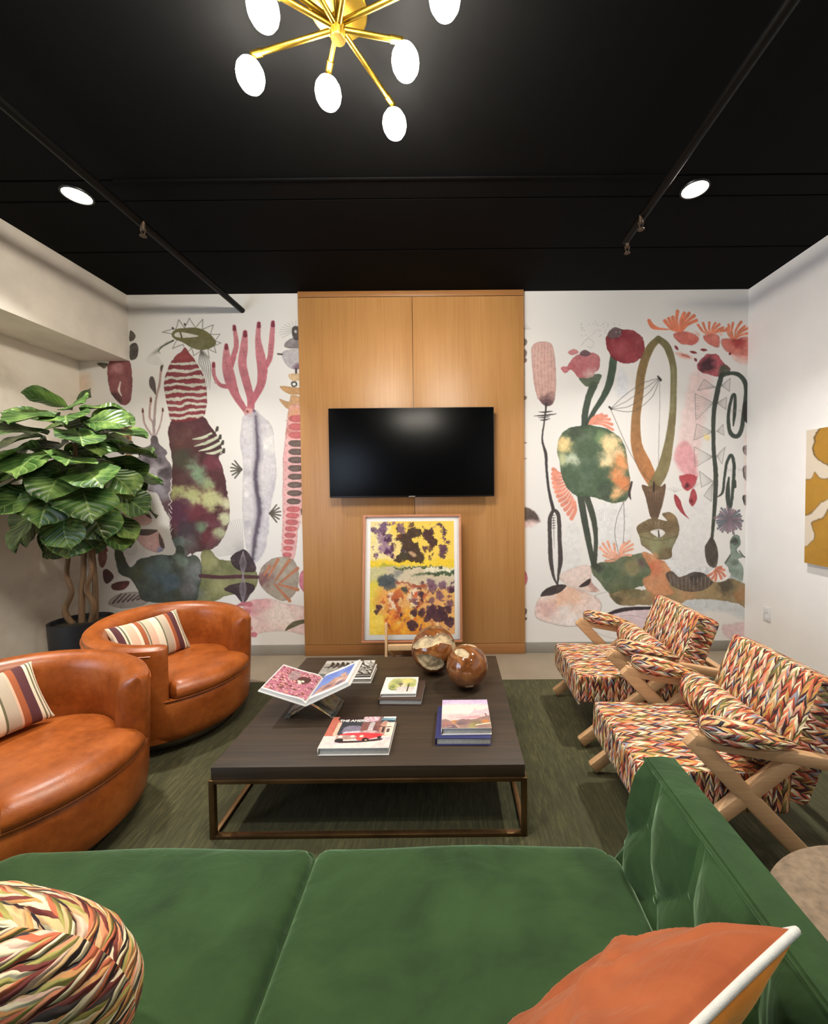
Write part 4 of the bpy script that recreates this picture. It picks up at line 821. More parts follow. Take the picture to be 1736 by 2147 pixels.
# framed watercolour leaning on the panel
def art_canvas():
    W_, H_ = 420, 570
    def tf(u, v):
        u = np.asarray(u, float); v = np.asarray(v, float); xl = 250-(v-215)*.027
        return (u-xl)/(1390-xl)*(W_-1), (v-215)/(1790-215)*(H_-1)
    c = Canvas(H_, W_, (250, 214, 92), tf); PU, DM = (84, 58, 92), (56, 32, 36)
    R = lambda x0, y0, x1, y1: [(x0, y0), (x1, y0), (x1, y1), (x0, y1)]
    c.poly(R(180, 180, 480, 820), (246, 226, 150), (250, 232, 180), soft=25, edge=0, warp=6); c.poly(R(480, 440, 700, 760), (248, 222, 150), soft=20, edge=0, warp=6, a=.8)
    c.poly(R(180, 770, 1420, 870), (246, 206, 40), (250, 214, 60), soft=8, edge=0, warp=4); c.poly([(330, 870), (420, 800), (560, 830), (700, 850), (560, 910)], (168, 168, 60), soft=8, edge=0, warp=4, a=.8)
    c.poly(R(180, 880, 1420, 1160), (206, 190, 166), (222, 206, 180), soft=10, edge=0, warp=4); c.poly(R(1000, 880, 1420, 930), (244, 236, 206), soft=6, edge=0, warp=3); c.poly(R(180, 880, 420, 1060), (206, 200, 140), soft=16, edge=0, warp=5, a=.8)
    c.poly(R(180, 1080, 380, 1500), (226, 204, 58), (236, 214, 92), soft=20, edge=0, warp=6); c.poly(R(180, 1480, 520, 1820), (248, 220, 110), (248, 206, 60), soft=24, edge=0, warp=6); c.poly(R(360, 1150, 900, 1500), (222, 138, 60), (236, 176, 90), soft=26, edge=0, warp=9)
    c.poly(R(700, 1240, 1420, 1820), (240, 186, 104), (226, 160, 104), soft=24, edge=0, warp=9); c.poly(R(480, 1480, 960, 1820), (244, 180, 50), (222, 120, 44), soft=22, edge=0, warp=9)
    c.poly([(480, 1230), (560, 1250), (600, 1430), (560, 1520), (480, 1440)], (244, 220, 190), soft=7, warp=4, edge=0); c.poly([(760, 1230), (880, 1140), (900, 1280), (820, 1400), (740, 1300)], (244, 222, 190), soft=9, warp=4, edge=0)
    c.poly([(520, 1260), (600, 1170), (700, 1250), (660, 1380), (640, 1520), (580, 1420), (540, 1330)], (178, 78, 40), (206, 108, 56), soft=5, warp=4); c.poly([(480, 1480), (600, 1450), (680, 1480), (640, 1540), (520, 1540)], (190, 78, 44), soft=5, warp=4)
    c.line([(600, 1080), (720, 1080), (840, 1120), (960, 1130), (1100, 1100)], [50, 26, 30, 26, 20], (172, 86, 62), warp=4, soft=4); c.line([(740, 1200), (800, 1150), (900, 1130)], 36, (176, 96, 70), warp=4, soft=4); c.line([(860, 1400), (920, 1320), (1000, 1260)], 26, (184, 80, 50), warp=4, soft=4)
    c.poly([(320, 1000), (430, 960), (560, 980), (570, 1120), (500, 1170), (400, 1130), (340, 1110)], (58, 64, 68), (88, 94, 98), soft=9, warp=5); c.poly([(560, 920), (680, 900), (600, 1010)], (120, 124, 124), soft=12, a=.7, edge=0); c.poly([(640, 1170), (740, 1150), (720, 1220), (680, 1200)], (48, 58, 58), soft=4, warp=3)
    c.line([(570, 886), (700, 880), (900, 866), (1100, 860)], [18, 30, 24, 14], (66, 84, 44), warp=3, soft=3); c.line([(1140, 860), (1220, 880), (1180, 900)], [6, 28, 8], (60, 66, 50), warp=2, soft=2); c.line([(800, 970), (960, 960), (1150, 960), (1410, 940)], [10, 24, 46, 56], (66, 84, 52), warp=3, soft=4)
    def blot(x, y, r, col=DM, a=.92, soft=3.5):
        n = 11; rr = RNG.random(n)*.5+.72
        c.poly([(x+r*rr[i]*math.cos(2*PI*i/n), y+r*rr[i]*1.1*math.sin(2*PI*i/n)) for i in range(n)], col, tuple(v*1.25 for v in col), soft=soft, warp=4.5, a=a, edge=0)
    for x, y, r in ((280, 330, 36), (350, 350, 34), (440, 270, 44), (490, 250, 26), (420, 340, 50), (640, 320, 60), (480, 420, 46)): blot(x, y, r, PU, .8)
    for x, y, r in ((380, 440, 60), (430, 600, 76), (330, 700, 34), (420, 500, 50), (480, 640, 50)): blot(x, y, r, (120, 88, 122), .7, 7)
    for x, y, r in ((480, 480, 44), (530, 580, 36), (540, 690, 30), (470, 650, 40), (330, 740, 18)): blot(x, y, r, (70, 38, 66))
    c.poly([(560, 460), (620, 390), (720, 380), (790, 320), (900, 310), (960, 400), (880, 440), (800, 470), (830, 520), (900, 520), (920, 640), (980, 740), (960, 780), (850, 780), (700, 770), (590, 770), (590, 720), (660, 640), (660, 520), (600, 480)], (60, 38, 32), (72, 52, 36), soft=3, warp=3.5, blobs=[(700, 700, 80, (66, 60, 40)), (620, 420, 50, (104, 50, 36))])
    c.poly([(960, 400), (1000, 340), (1080, 310), (1120, 400), (1110, 440), (1170, 490), (1140, 560), (1080, 590), (1020, 520), (960, 460)], (62, 36, 34), (78, 46, 44), soft=3, warp=3.5)
    for x, y, r in ((800, 270, 34), (980, 600, 34), (1060, 600, 34), (1050, 720, 26), (1000, 580, 26)): blot(x, y, r, (84, 54, 48), .85)
    for x, y, r in ((1200, 270, 36), (1240, 350, 40), (1260, 380, 34), (1240, 460, 24), (1305, 510, 28), (1240, 600, 46), (1220, 700, 40), (1250, 640, 34)): blot(x, y, r, (76, 48, 66), .9)
    for i in range(70):
        x, y = 760+RNG.random()*630, 1080+RNG.random()*640; blot(x, y, 8+RNG.random()*20, [(62, 34, 44), (96, 52, 52), (150, 76, 44), (84, 52, 76)][RNG.integers(0, 4)], .8, 3)
    for i in range(46):
        x, y = 360+RNG.random()*520, 1240+RNG.random()*480; blot(x, y, 10+RNG.random()*26, [(198, 96, 40), (226, 150, 60), (250, 216, 150), (170, 66, 40), (110, 52, 44)][RNG.integers(0, 5)], .7, 5)
    for i in range(34):
        x, y = 270+RNG.random()*1060, 230+RNG.random()*500; blot(x, y, 6+RNG.random()*13, [(78, 50, 86), (70, 40, 48), (120, 84, 112)][RNG.integers(0, 3)], .8, 3)
    c.bleed(8, 30, 12); c.bleed(5, 9, 4)
    c.poly([(780, 640), (840, 660), (870, 700), (830, 720), (770, 670)], (210, 170, 130), soft=5, warp=2, edge=0)
    for x, y, r in ((1060, 1090, 60), (1220, 1130, 56), (1340, 1190, 46), (1100, 1160, 60), (1180, 1260, 56), (1070, 1330, 44), (1320, 1370, 50)): blot(x, y, r, (96, 60, 84), .75, 6)
    for x, y, r in ((930, 1240, 40), (940, 1320, 26), (1060, 1480, 70), (1150, 1530, 80), (1200, 1460, 56), (1020, 1570, 60), (1300, 1450, 50), (1320, 1640, 64), (800, 1660, 74), (820, 1500, 44), (930, 1490, 46), (340, 1420, 44), (310, 1480, 34), (1100, 1440, 50), (1240, 1560, 60), (650, 1520, 24), (1350, 1200, 40)): blot(x, y, r, (62, 34, 44), .92)
    return c
aw_t, aw_b = .881, .892; ZA0, ZA1 = .232, 1.346
t = thing('framed_painting', (-.362, 3.452, ZA0), 0, 'tall yellow and purple watercolour in a thin copper frame leaning on the oak panel', 'painting')
lean = math.atan2(.155, ZA1-ZA0); Rl = Matrix.Rotation(-lean, 3, 'X'); LH = math.hypot(.155, ZA1-ZA0); AW = .886
def fp(x, y, z): return Rl @ Vector((x, y, z))
fwid = .02
def fbox(nm, c, d, mt, bev=.001):
    b = B(); b.smooth = False; b.box(fp(*c), d, bev, Rl); return b.build(nm, mt, t)
b = B(); b.smooth = False
for c, d in (((0, .0, fwid/2), (AW, .034, fwid)), ((0, .0, LH-fwid/2), (AW, .034, fwid)), ((-AW/2+fwid/2, 0, LH/2), (fwid, .034, LH-2*fwid)), ((AW/2-fwid/2, 0, LH/2), (fwid, .034, LH-2*fwid))): b.box(fp(*c), d, .001, Rl)
b.build('frame', 'frame', t)
fbox('mat_board', (0, .004, LH/2), (AW-2*fwid, .006, LH-2*fwid), 'mat', .0005)
pw, ph = .755, 1.0
grid_object('painted_sheet', art_canvas(), lambda s, q: np.array([fp((a-.5)*pw, -.0005, LH/2+.003+(.5-d)*ph) for a, d in zip(s, q)]).T, ['paint'], None, t)
fbox('glazing', (0, -.007, LH/2), (AW-2*fwid, .002, LH-2*fwid), 'pane', 0)
# easel under it
t = thing('easel', (-.36, 3.40, 0), 0, 'low pale wooden easel holding up the framed watercolour', 'easel')
for x in (-.225, .225):
    b = B(); b.smooth = False; b.bar((x, .0, 0), (x, .035, .41), .028, .02, .002, (1, 0, 0)); b.build('post', 'pine', t)
b = B(); b.smooth = False; b.box((0, .028, .2), (.42, .05, .046), .002); b.build('ledge', 'pine', t)
for x in (-.225, .225):
    b = B(); b.smooth = False; b.bar((x, .04, .19), (x*.8, .27, .0), .02, .02, .002, (1, 0, 0)); b.build('rear_leg', 'pine', t)

# right wall: canvas and switch plate
def giraffe():
    W_, H_ = 150, 150
    c = Canvas(H_, W_, (214, 200, 180), lambda u, v: (np.asarray(u, float)*W_, np.asarray(v, float)*H_))
    og, br = (172, 126, 40), (92, 66, 30)
    for P in ([(.06, .1), (.14, -.03), (.5, -.05), (.56, .2), (.34, .33), (.16, .26), (.07, .2)], [(-.05, .4), (.05, .36), (.07, .31), (.12, .36), (.22, .38), (.24, .49), (.14, .54), (.06, .61), (-.05, .62)],
              [(.05, .68), (.14, .64), (.2, .58), (.28, .62), (.4, .74), (.6, .72), (.66, 1.05), (-.05, 1.06), (-.05, .92), (.03, .86), (.08, .78)], [(.33, .44), (.5, .3), (.7, .36), (.72, .56), (.56, .64), (.4, .58)], [(.64, .02), (1.05, -.05), (1.05, .3), (.8, .32), (.66, .22)], [(.82, .4), (1.05, .36), (1.05, .8), (.86, .74)], [(.76, .84), (1.05, .86), (1.05, 1.05), (.76, 1.05)]):
        c.poly(P, br, warp=1.5, soft=.8, wet=.3); q = np.array(P); m = q.mean(0); c.poly([tuple(m+(p-m)*.955) for p in q], og, (182, 136, 48), warp=1.5, soft=.8, wet=.3, edge=0)
    return c
ay0, ay1, az0, az1 = 2.06, 3.09, .97, 2.0
b = B(); b.smooth = False; b.box((XR-.0215, (ay0+ay1)/2, (az0+az1)/2), (.039, ay1-ay0, az1-az0), .001)
tag(grid_object('wall_canvas', giraffe(), lambda s, q: (np.full_like(s, XR-.0425), ay1-s*(ay1-ay0), az1-q*(az1-az0)), ['paint', 'cord'], b, None, (XR, (ay0+ay1)/2, (az0+az1)/2)), 'ochre and cream canvas with giraffe like patches on the white right wall', 'wall art')
t = thing('switch_plate', (XR, 3.497, .437), 0, 'small white outlet plate low on the right wall near the mural corner', 'outlet')
b = B(); b.smooth = False; b.box((-.004, 0, 0), (.008, .078, .125), .003); b.build('plate', 'switch', t)
for z in (.03, -.03): b = B(); b.box((-.0085, 0, z), (.003, .034, .04), .004); b.build('socket_face', 'switch', t)

# ------------------------------------------------------------------ floor coverings
t = tag(B().box((-.1, .95, .006), (5.0, 4.5, .012), .004).build('area_rug', 'rug', None, loc=(-.1, .95, 0)), 'large olive green rug under the coffee table and seating', 'rug')

# ------------------------------------------------------------------ coffee table and the things on it
TX, TXX, TY0, TY1, TT = -1.085, .314, 1.728, 2.90, .335
RUG = .012
t = thing('coffee_table', ((TX+TXX)/2, (TY0+TY1)/2, RUG), 0, 'large low coffee table with dark wood top and open bronze frame', 'coffee table')
b = B(); b.smooth = False; b.box(((TX+TXX)/2, (TY0+TY1)/2, TT-.028), (TXX-TX, TY1-TY0, .056), .002); b.build('tabletop', 'table', t, world=True)
q = .024; fx0, fx1, fy0, fy1 = TX-.008, TXX+.008, TY0-.008, TY1+.008
for x in (fx0+q/2, fx1-q/2):
    for y in (fy0+q/2, fy1-q/2):
        b = B(); b.smooth = False; b.box((x, y, (RUG+TT-.056)/2), (q, q, TT-.056-RUG), .001); b.build('leg', 'bronze', t, world=True)
for z in (TT-.056-.008, RUG+.008):
    for y in (fy0+q/2, fy1-q/2): b = B(); b.smooth = False; b.box(((fx0+fx1)/2, y, z), (fx1-fx0-2*q, q, .016), .001); b.build('rail', 'bronze', t, world=True)
    for x in (fx0+q/2, fx1-q/2): b = B(); b.smooth = False; b.box((x, (fy0+fy1)/2, z), (q, fy1-fy0-2*q, .016), .001); b.build('rail', 'bronze', t, world=True)

def book(x, y, z, w, d, h, rz, mat, label, art=None, title=None, group=None, spine='left'):
    """closed book lying flat: cover (two boards and spine, printed top), page block"""
    t = thing('book', (x, y, z), math.radians(rz), label, 'book', group)
    c = .0035
    b = B(); b.smooth = False
    b.box((.002, 0, h/2), (w-.01, d-.012, h-2*c), .001); b.build('page_block', 'page', t)
    b = B(); b.smooth = False
    b.box((0, 0, c/2), (w, d, c), .0008); b.box((0, 0, h-c/2), (w, d, c), .0008); b.box((-w/2+c/2, 0, h/2), (c, d, h-2*c), 0)
    if art is None:
        if title: add_title(b, title, w, d, h)
        b.build('cover', [mat, 'text'], t)
    else:
        if title:
            add_title(b, title, w, d, h)
        grid_object('cover', art, lambda s, q: ((s-.5)*(w-.001), (.5-q)*(d-.001), np.full_like(s, h+.0003)), ['print', mat, 'text'], b, t)
    return t
def add_title(b, spec, w, d, h):
    for txt, cx, cy, size in spec:
        cu = bpy.data.curves.new('lettering', 'FONT'); cu.body = txt; cu.size = size; cu.align_x = 'CENTER'; cu.extrude = .0002; cu.offset = .0006
        o = bpy.data.objects.new('lettering', cu); COL.objects.link(o)
        dg = bpy.context.evaluated_depsgraph_get(); me = o.evaluated_get(dg).to_mesh()
        vs = [(v.co.x+cx, v.co.y+cy, v.co.z+h+.0007) for v in me.vertices]; fs = [list(p.vertices) for p in me.polygons]
        b.add(vs, fs, None, 1); o.evaluated_get(dg).to_mesh_clear(); bpy.data.objects.remove(o); bpy.data.curves.remove(cu)
def unit_canvas(w, h, bg): return Canvas(h, w, bg, lambda u, v: (np.asarray(u, float)*w, np.asarray(v, float)*h))
R4 = lambda x0, y0, x1, y1: [(x0, y0), (x1, y0), (x1, y1), (x0, y1)]
def art_car():
    c = unit_canvas(230, 180, (226, 204, 190)); P = lambda p, a, b=None, **k: c.poly(p, a, b, **{**dict(soft=.7, warp=.6, edge=.05), **k})
    P(R4(-.1, -.1, 1.1, .62), (120, 86, 84), (86, 62, 66), raw=True); P(R4(-.1, -.1, .14, .66), (196, 112, 92), (180, 98, 82), raw=True); P(R4(.12, .2, .2, .62), (226, 186, 160), raw=True)
    P(R4(.18, .14, .5, .6), (40, 44, 52), (66, 70, 74), raw=True); P(R4(.26, .34, .5, .58), (150, 140, 156), (110, 104, 120), warp=2); P(R4(.5, .22, .62, .5), (126, 80, 74), raw=True)
    P(R4(.1, -.05, .5, .12), (44, 30, 30), raw=True); P(R4(.52, -.02, .72, .16), (196, 150, 166), (220, 186, 190), warp=2)
    for x in (.52, .58, .66): c.line([(x, .0), (x+.02, .07), (x+.05, .1)], .022, (232, 206, 206), warp=.3)
    P(R4(.8, -.05, 1.1, .06), (232, 228, 222), raw=True); P(R4(.78, .05, 1.1, .13), (70, 110, 128), (140, 176, 188), raw=True); P(R4(.78, .13, 1.1, .2), (40, 62, 74), raw=True)
    P(R4(.62, .22, .7, .56), (206, 196, 196), (150, 140, 140)); P(R4(.7, .24, .8, .6), (92, 56, 56), (150, 100, 90)); P(R4(.8, .2, .9, .62), (210, 176, 156), (170, 120, 104), warp=1.5); P(R4(.88, .2, 1.1, .62), (242, 214, 194), raw=True)
    P(R4(.83, .38, .86, .52), (60, 44, 50)); P(R4(.9, .42, .94, .52), (70, 52, 54)); c.line([(.78, .34), (.86, .36), (.95, .35)], .018, (86, 52, 48))
    P(R4(.3, .5, .62, .6), (226, 220, 224), (190, 180, 188), warp=1)
    P(R4(-.1, .64, 1.1, 1.1), (230, 218, 206), (206, 192, 186), raw=True)
    for i in range(9): c.line([(-.02+.1*i, .9-.02*i), (.3+.1*i, .84-.02*i), (.6+.08*i, .82-.01*i)], [.01, .035, .008], (196, 182, 190), a=.7)
    P([(.2, .8), (.4, .79), (.62, .77), (.86, .72), (.84, .78), (.6, .83), (.3, .85)], (58, 38, 38))
    P([(.22, .6), (.34, .55), (.5, .54), (.66, .53), (.82, .57), (.86, .62), (.82, .68), (.72, .72), (.62, .76), (.52, .77), (.46, .72), (.22, .73)], (206, 44, 52), (228, 74, 80))
    P([(.5, .52), (.6, .46), (.74, .48), (.82, .56), (.66, .55)], (200, 176, 172), (120, 90, 92)); P([(.2, .62), (.46, .63), (.48, .7), (.45, .74), (.22, .74)], (164, 140, 128), (186, 166, 152)); P(R4(.2, .73, .3, .82), (40, 32, 32))
    for x, y in ((.24, .66), (.42, .65), (.55, .65)): c.line([(x, y), (x+.012, y)], .05, (250, 232, 206), warp=.2)
    c.line([(.53, .72), (.56, .72)], .03, (240, 90, 60)); c.line([(.62, .75), (.64, .77)], .085, (44, 34, 36), warp=.3); c.line([(.635, .77), (.64, .77)], .03, (206, 170, 130), warp=.2); c.line([(.82, .68), (.82, .69)], .06, (52, 38, 40), warp=.3)
    return c
def art_sunset():
    c = unit_canvas(190, 190, (240, 204, 196)); P = lambda p, a, b=None, **k: c.poly(p, a, b, **{**dict(soft=1, warp=1.5, edge=0), **k})
    P(R4(-.1, -.1, 1.1, .22), (188, 168, 206), (208, 186, 212), soft=14); P(R4(-.1, .2, 1.1, .5), (244, 212, 200), soft=16); P([(.2, .4), (.5, .34), (.7, .42), (.5, .52), (.2, .5)], (254, 232, 206), soft=12)
    P([(.62, .48), (.68, .38), (.72, .35), (.8, .4), (1.1, .3), (1.1, .6), (.6, .56)], (228, 184, 190), soft=2); P(R4(-.1, .54, 1.1, .72), (232, 176, 176), (240, 198, 190), soft=5); P([(.3, .66), (.6, .6), (.8, .58), (.7, .68)], (206, 150, 156), soft=3)
    P([(-.1, .76), (.05, .7), (.12, .72), (.2, .76), (.3, .74), (.5, .7), (.66, .72), (.8, .64), (.92, .6), (1.1, .58), (1.1, 1.1), (-.1, 1.1)], (126, 98, 96), (156, 126, 112), warp=2.5, blobs=[(.25, .78, .06, (180, 120, 60)), (.1, .86, .1, (150, 100, 96)), (.4, .82, .12, (112, 92, 96)), (.7, .84, .1, (120, 108, 80)), (.9, .78, .08, (190, 120, 70)), (.6, .95, .12, (150, 140, 90)), (.2, .98, .15, (96, 74, 82))])
    c.line([(.7, .9), (.85, .86), (1, .84)], .03, (236, 214, 180), warp=1); c.line([(.08, .96), (.2, .95)], .012, (240, 220, 200)); c.line([(.2, .8), (.3, .9), (.34, .96)], .03, (206, 160, 146), a=.7); c.line([(.91, .52), (.93, .6)], .03, (110, 84, 96))
    return c
def art_garden():
    c = unit_canvas(130, 120, (232, 228, 218)); P = lambda p, a, b=None, **k: c.poly(p, a, b, **{**dict(soft=.8, warp=2, edge=.05), **k})
    P([(.15, .6), (.22, .15), (.5, .08), (.9, .12), (.95, .5), (.85, .66), (.4, .8)], (176, 178, 112), (206, 200, 128), blobs=[(.4, .3, .14, (140, 150, 84)), (.7, .25, .12, (226, 200, 110)), (.3, .6, .12, (120, 132, 70)), (.6, .5, .1, (206, 198, 176)), (.5, .45, .08, (96, 90, 84)), (.8, .5, .12, (150, 160, 90))])
    P([(.45, .62), (.8, .6), (.95, .7), (.8, .95), (.4, .9)], (222, 214, 206), (196, 188, 186)); c.line([(.74, .45), (.73, .86)], .04, (70, 62, 52)); c.line([(.2, .7), (.3, .78), (.4, .76)], .05, (110, 124, 64)); c.line([(.5, .4), (.52, .58)], .03, (110, 90, 70))
    return c
def art_mono():
    c = unit_canvas(150, 110, (150, 146, 138)); P = lambda p, a, b=None, **k: c.poly(p, a, b, **{**dict(soft=1, warp=2, edge=.05), **k})
    P(R4(-.1, .5, 1.1, 1.1), (176, 172, 162), (130, 128, 122)); P(R4(-.1, -.1, 1.1, .2), (186, 184, 176))
    for i in range(7): x = .14+.1*i; c.line([(x, .12+.04*(i % 2)), (x+.03, .32), (x-.02, .56)], [.03, .08, .03], (38, 36, 36), warp=1)
    c.line([(.05, .5), (.3, .42), (.62, .36), (.9, .4)], .05, (60, 58, 56), warp=1.5)
    for i in range(26): x, y = .72+.26*RNG.random(), RNG.random(); c.line([(x, y), (x+.03, y+.08)], .04, (46, 44, 44) if i % 2 else (206, 204, 196), warp=1)
    return c
TT2 = TT+.0005
book(-.468, 1.925, TT2, .33, .255, .036, 0, 'coverw', 'large photo book with a red car on its cover at the table front', art_car(), [('THE AMERIC', -.045, .082, .027)])
book(.045, 2.005, TT2, .268, .285, .036, -1, 'coverb', 'thick navy covered book lying under the sunset landscape book', None, None, 'books stacked at the table right')
book(.06, 2.018, TT2+.0362, .245, .262, .034, 0, 'coverw', 'book with a pink sunset landscape cover on top of the navy book', art_sunset(), None, 'books stacked at the table right')
book(-.305, 2.345, TT2, .25, .235, .032, -2, 'coverd', 'brown covered book under the small garden picture book', None, None, 'small books at the table middle')
book(-.322, 2.36, TT2+.0322, .205, .205, .02, 0, 'coverw', 'small book with a green garden picture cover on the brown book', art_garden(), None, 'small books at the table middle')
book(-.70, 2.60, TT2, .345, .215, .03, 0, 'coverw', 'thick pale book beneath the black and white photo book', None, None, 'books at the far left of the table')
book(-.705, 2.61, TT2+.0302, .335, .205, .024, 1, 'coverd', 'book with a black and white photo cover behind the open book', art_mono(), None, 'books at the far left of the table')

# open book on a clear stand
SB = Vector((-.777, 2.19, TT2))
t = thing('book_stand', SB, 0, 'clear acrylic cross legged stand holding the open photo book', 'book stand')
VA = {-1: math.radians(18.6), 1: math.radians(25)}
for s_ in (-1, 1):
    # a sheet of the cradle that runs from its wing through the crossing down to the foot on the other side
    b = B(); b.smooth = False; va = VA[s_]
    b.bar(Vector((s_*.2, 0, .086+.2*math.tan(va))), Vector((0, 0, .086)), .012, .17, .002, (0, 1, 0)); b.bar(Vector((0, 0, .086)), Vector((-s_*.118, 0, .010)), .012, .17, .002, (0, 1, 0))
    b.box((-s_*.122, 0, .006), (.028, .17, .012), .002)
    b.build('cradle_panel', 'acrylic', t)
def art_flowers():
    c = unit_canvas(150, 170, (176, 110, 128))
    for i in range(420):
        x, y = RNG.random(), RNG.random(); r = .018+.03*RNG.random()
        cc = [(196, 128, 146), (150, 84, 104), (222, 176, 176), (120, 74, 64), (206, 160, 130), (90, 56, 50)][RNG.integers(0, 6)]
        c.line([(x, y), (x+r*.6, y+r*.3)], r, cc, warp=1.2, a=.85)
    c.poly(R4(.3, .1, .5, .4), (150, 140, 136), soft=2, a=.7); c.poly(R4(.55, .24, .8, .46), (60, 40, 36), soft=2, a=.85)
    for x, y in ((.58, .42), (.66, .4), (.62, .48)): c.line([(x, y), (x+.01, y+.01)], .08, (236, 216, 196), warp=.6)
    return c
def art_cliff():
    c = unit_canvas(130, 170, (112, 136, 196)); c.poly(R4(-.1, -.1, 1.1, .4), (86, 112, 186), (120, 146, 206), soft=12, edge=0)
    c.poly([(.1, 1.05), (.15, .7), (.35, .6), (.5, .42), (.66, .5), (.7, .36), (.86, .4), (.9, .6), (1.1, .66), (1.1, 1.1)], (170, 124, 106), (206, 160, 136), warp=2, soft=1, blobs=[(.4, .8, .16, (120, 84, 86)), (.7, .7, .14, (222, 186, 160)), (.8, .9, .14, (110, 90, 110))])
    return c
t = thing('open_book', SB+Vector((0, 0, .098)), 0, 'open photo book with flowers and cliffs on its pages, resting on the clear stand', 'book')
PW, PD = .262, .295
def leafpt(s_, u, y, z, curl=.0):
    # u runs from the gutter outward along the sloping board
    va = VA[s_]; x = s_*u*math.cos(va); return Vector((x-s_*z*math.sin(va), y, u*math.sin(va)+z*math.cos(va)))
for s_, art, nm in ((-1, art_flowers(), 'left'), (1, art_cliff(), 'right')):
    b = B(); b.smooth = False
    b.prism([(0, -PD/2), (PW, -PD/2), (PW, PD/2), (0, PD/2)], .0, .004, lambda x, y, z: leafpt(s_, x, y, z)); b.build('cover', 'coverw', t)
    b = B(); b.smooth = False
    ring = lambda y: [leafpt(s_, u, y, .0045) for u in (.004, PW-.006)]+[leafpt(s_, u, y, .0045+.016+(.006*math.exp(-((u-.05)/.05)**2) if u > .01 else -.008)) for u in (PW-.008, .2, .15, .1, .06, .03, .004)]
    b.sweep([ring(-PD/2+.006), ring(PD/2-.006)]); b.build('page_block', 'coverw', t)
    m_ = .012 if s_ < 0 else .03
    def ppos(s, q, s_=s_, m_=m_):
        va = VA[s_]
        u = m_+(s if s_ > 0 else 1-s)*(PW-.012-2*m_+.01); z = .0212+.006*np.exp(-((u-.05)/.05)**2); y = (.5-q)*(PD-.012-2*m_)
        return (s_*u*math.cos(va)-s_*z*math.sin(va), y, u*math.sin(va)+z*math.cos(va))
    grid_object('page_photo', art, ppos, ['print'], None, t)

# two polished burl balls with raw hollows
def ball(x, y, r, label, cuts, seed):
    t = thing('decorative_ball', (x, y, TT2+r), 0, label, 'ornament', 'burl wood balls on the coffee table')
    bm = bmesh.new(); bmesh.ops.create_icosphere(bm, subdivisions=6, radius=1.0)
    rg = np.random.default_rng(seed); off = rg.random(3)*10
    from mathutils import noise as mn
    b = B(); raw = {}
    for v in bm.verts:
        d = v.co.normalized(); k = 1.0; hit = 0
        n = mn.fractal(Vector(d*2.2)+Vector(off), 1, 2, 4)
        for (cx, cy, cz, sx, ang, depth) in cuts:
            a = Vector((cx, cy, cz)).normalized(); w = Vector((0, 0, 1)).cross(a).normalized(); wv = Matrix.Rotation(ang, 3, a) @ w; w2 = a.cross(wv)
            if d.dot(a) < .2: continue
            e = math.hypot(d.dot(wv)/sx[0], d.dot(w2)/sx[1])+n*.16
            if e < 1: k = min(k, 1-depth*min(1, (1-e)*5)*(1+.25*n)-.02*mn.noise(Vector(d*9))); hit = 1+cuts.index((cx, cy, cz, sx, ang, depth))
        v.co = d*k*r; raw[v.index] = hit
    bm.verts.index_update()
    fs = [[v.index for v in f.verts] for f in bm.faces]
    vs = [v.co[:] for v in bm.verts]
    for nm, sel, mt in [('polished_shell', 0, 'burl')]+[('raw_hollow', k+1, 'raw') for k in range(len(cuts))]:
        bb = B(); ids = [f for f in fs if sorted(raw[i] for i in f)[1] == sel]
        if not ids: continue
        use = sorted({i for f in ids for i in f}); mp = {i: k for k, i in enumerate(use)}
        bb.add([vs[i] for i in use], [[mp[i] for i in f] for f in ids]); bb.build(nm, mt, t)
    bm.free(); return t
ball(-.133, 2.665, .15, 'larger polished wooden ball with deep pale raw hollows on the coffee table', [(-.35, -.75, .62, (.72, .24), .35, .10), (.55, -.5, .66, (.5, .24), -.5, .10), (-.12, -.96, -.28, (.62, .36), -.35, .12), (.9, -.2, .2, (.3, .3), 0, .08)], 3)
ball(.085, 2.445, .129, 'smaller polished wooden ball in front of the larger one on the coffee table', [(-.3, -.45, .84, (.42, .2), -.1, .05), (.1, .2, .95, (.4, .2), 0, .08), (.05, -.75, -.66, (.2, .09), 0, .06), (.97, -.1, -.25, (.12, .16), 0, .06)], 8)

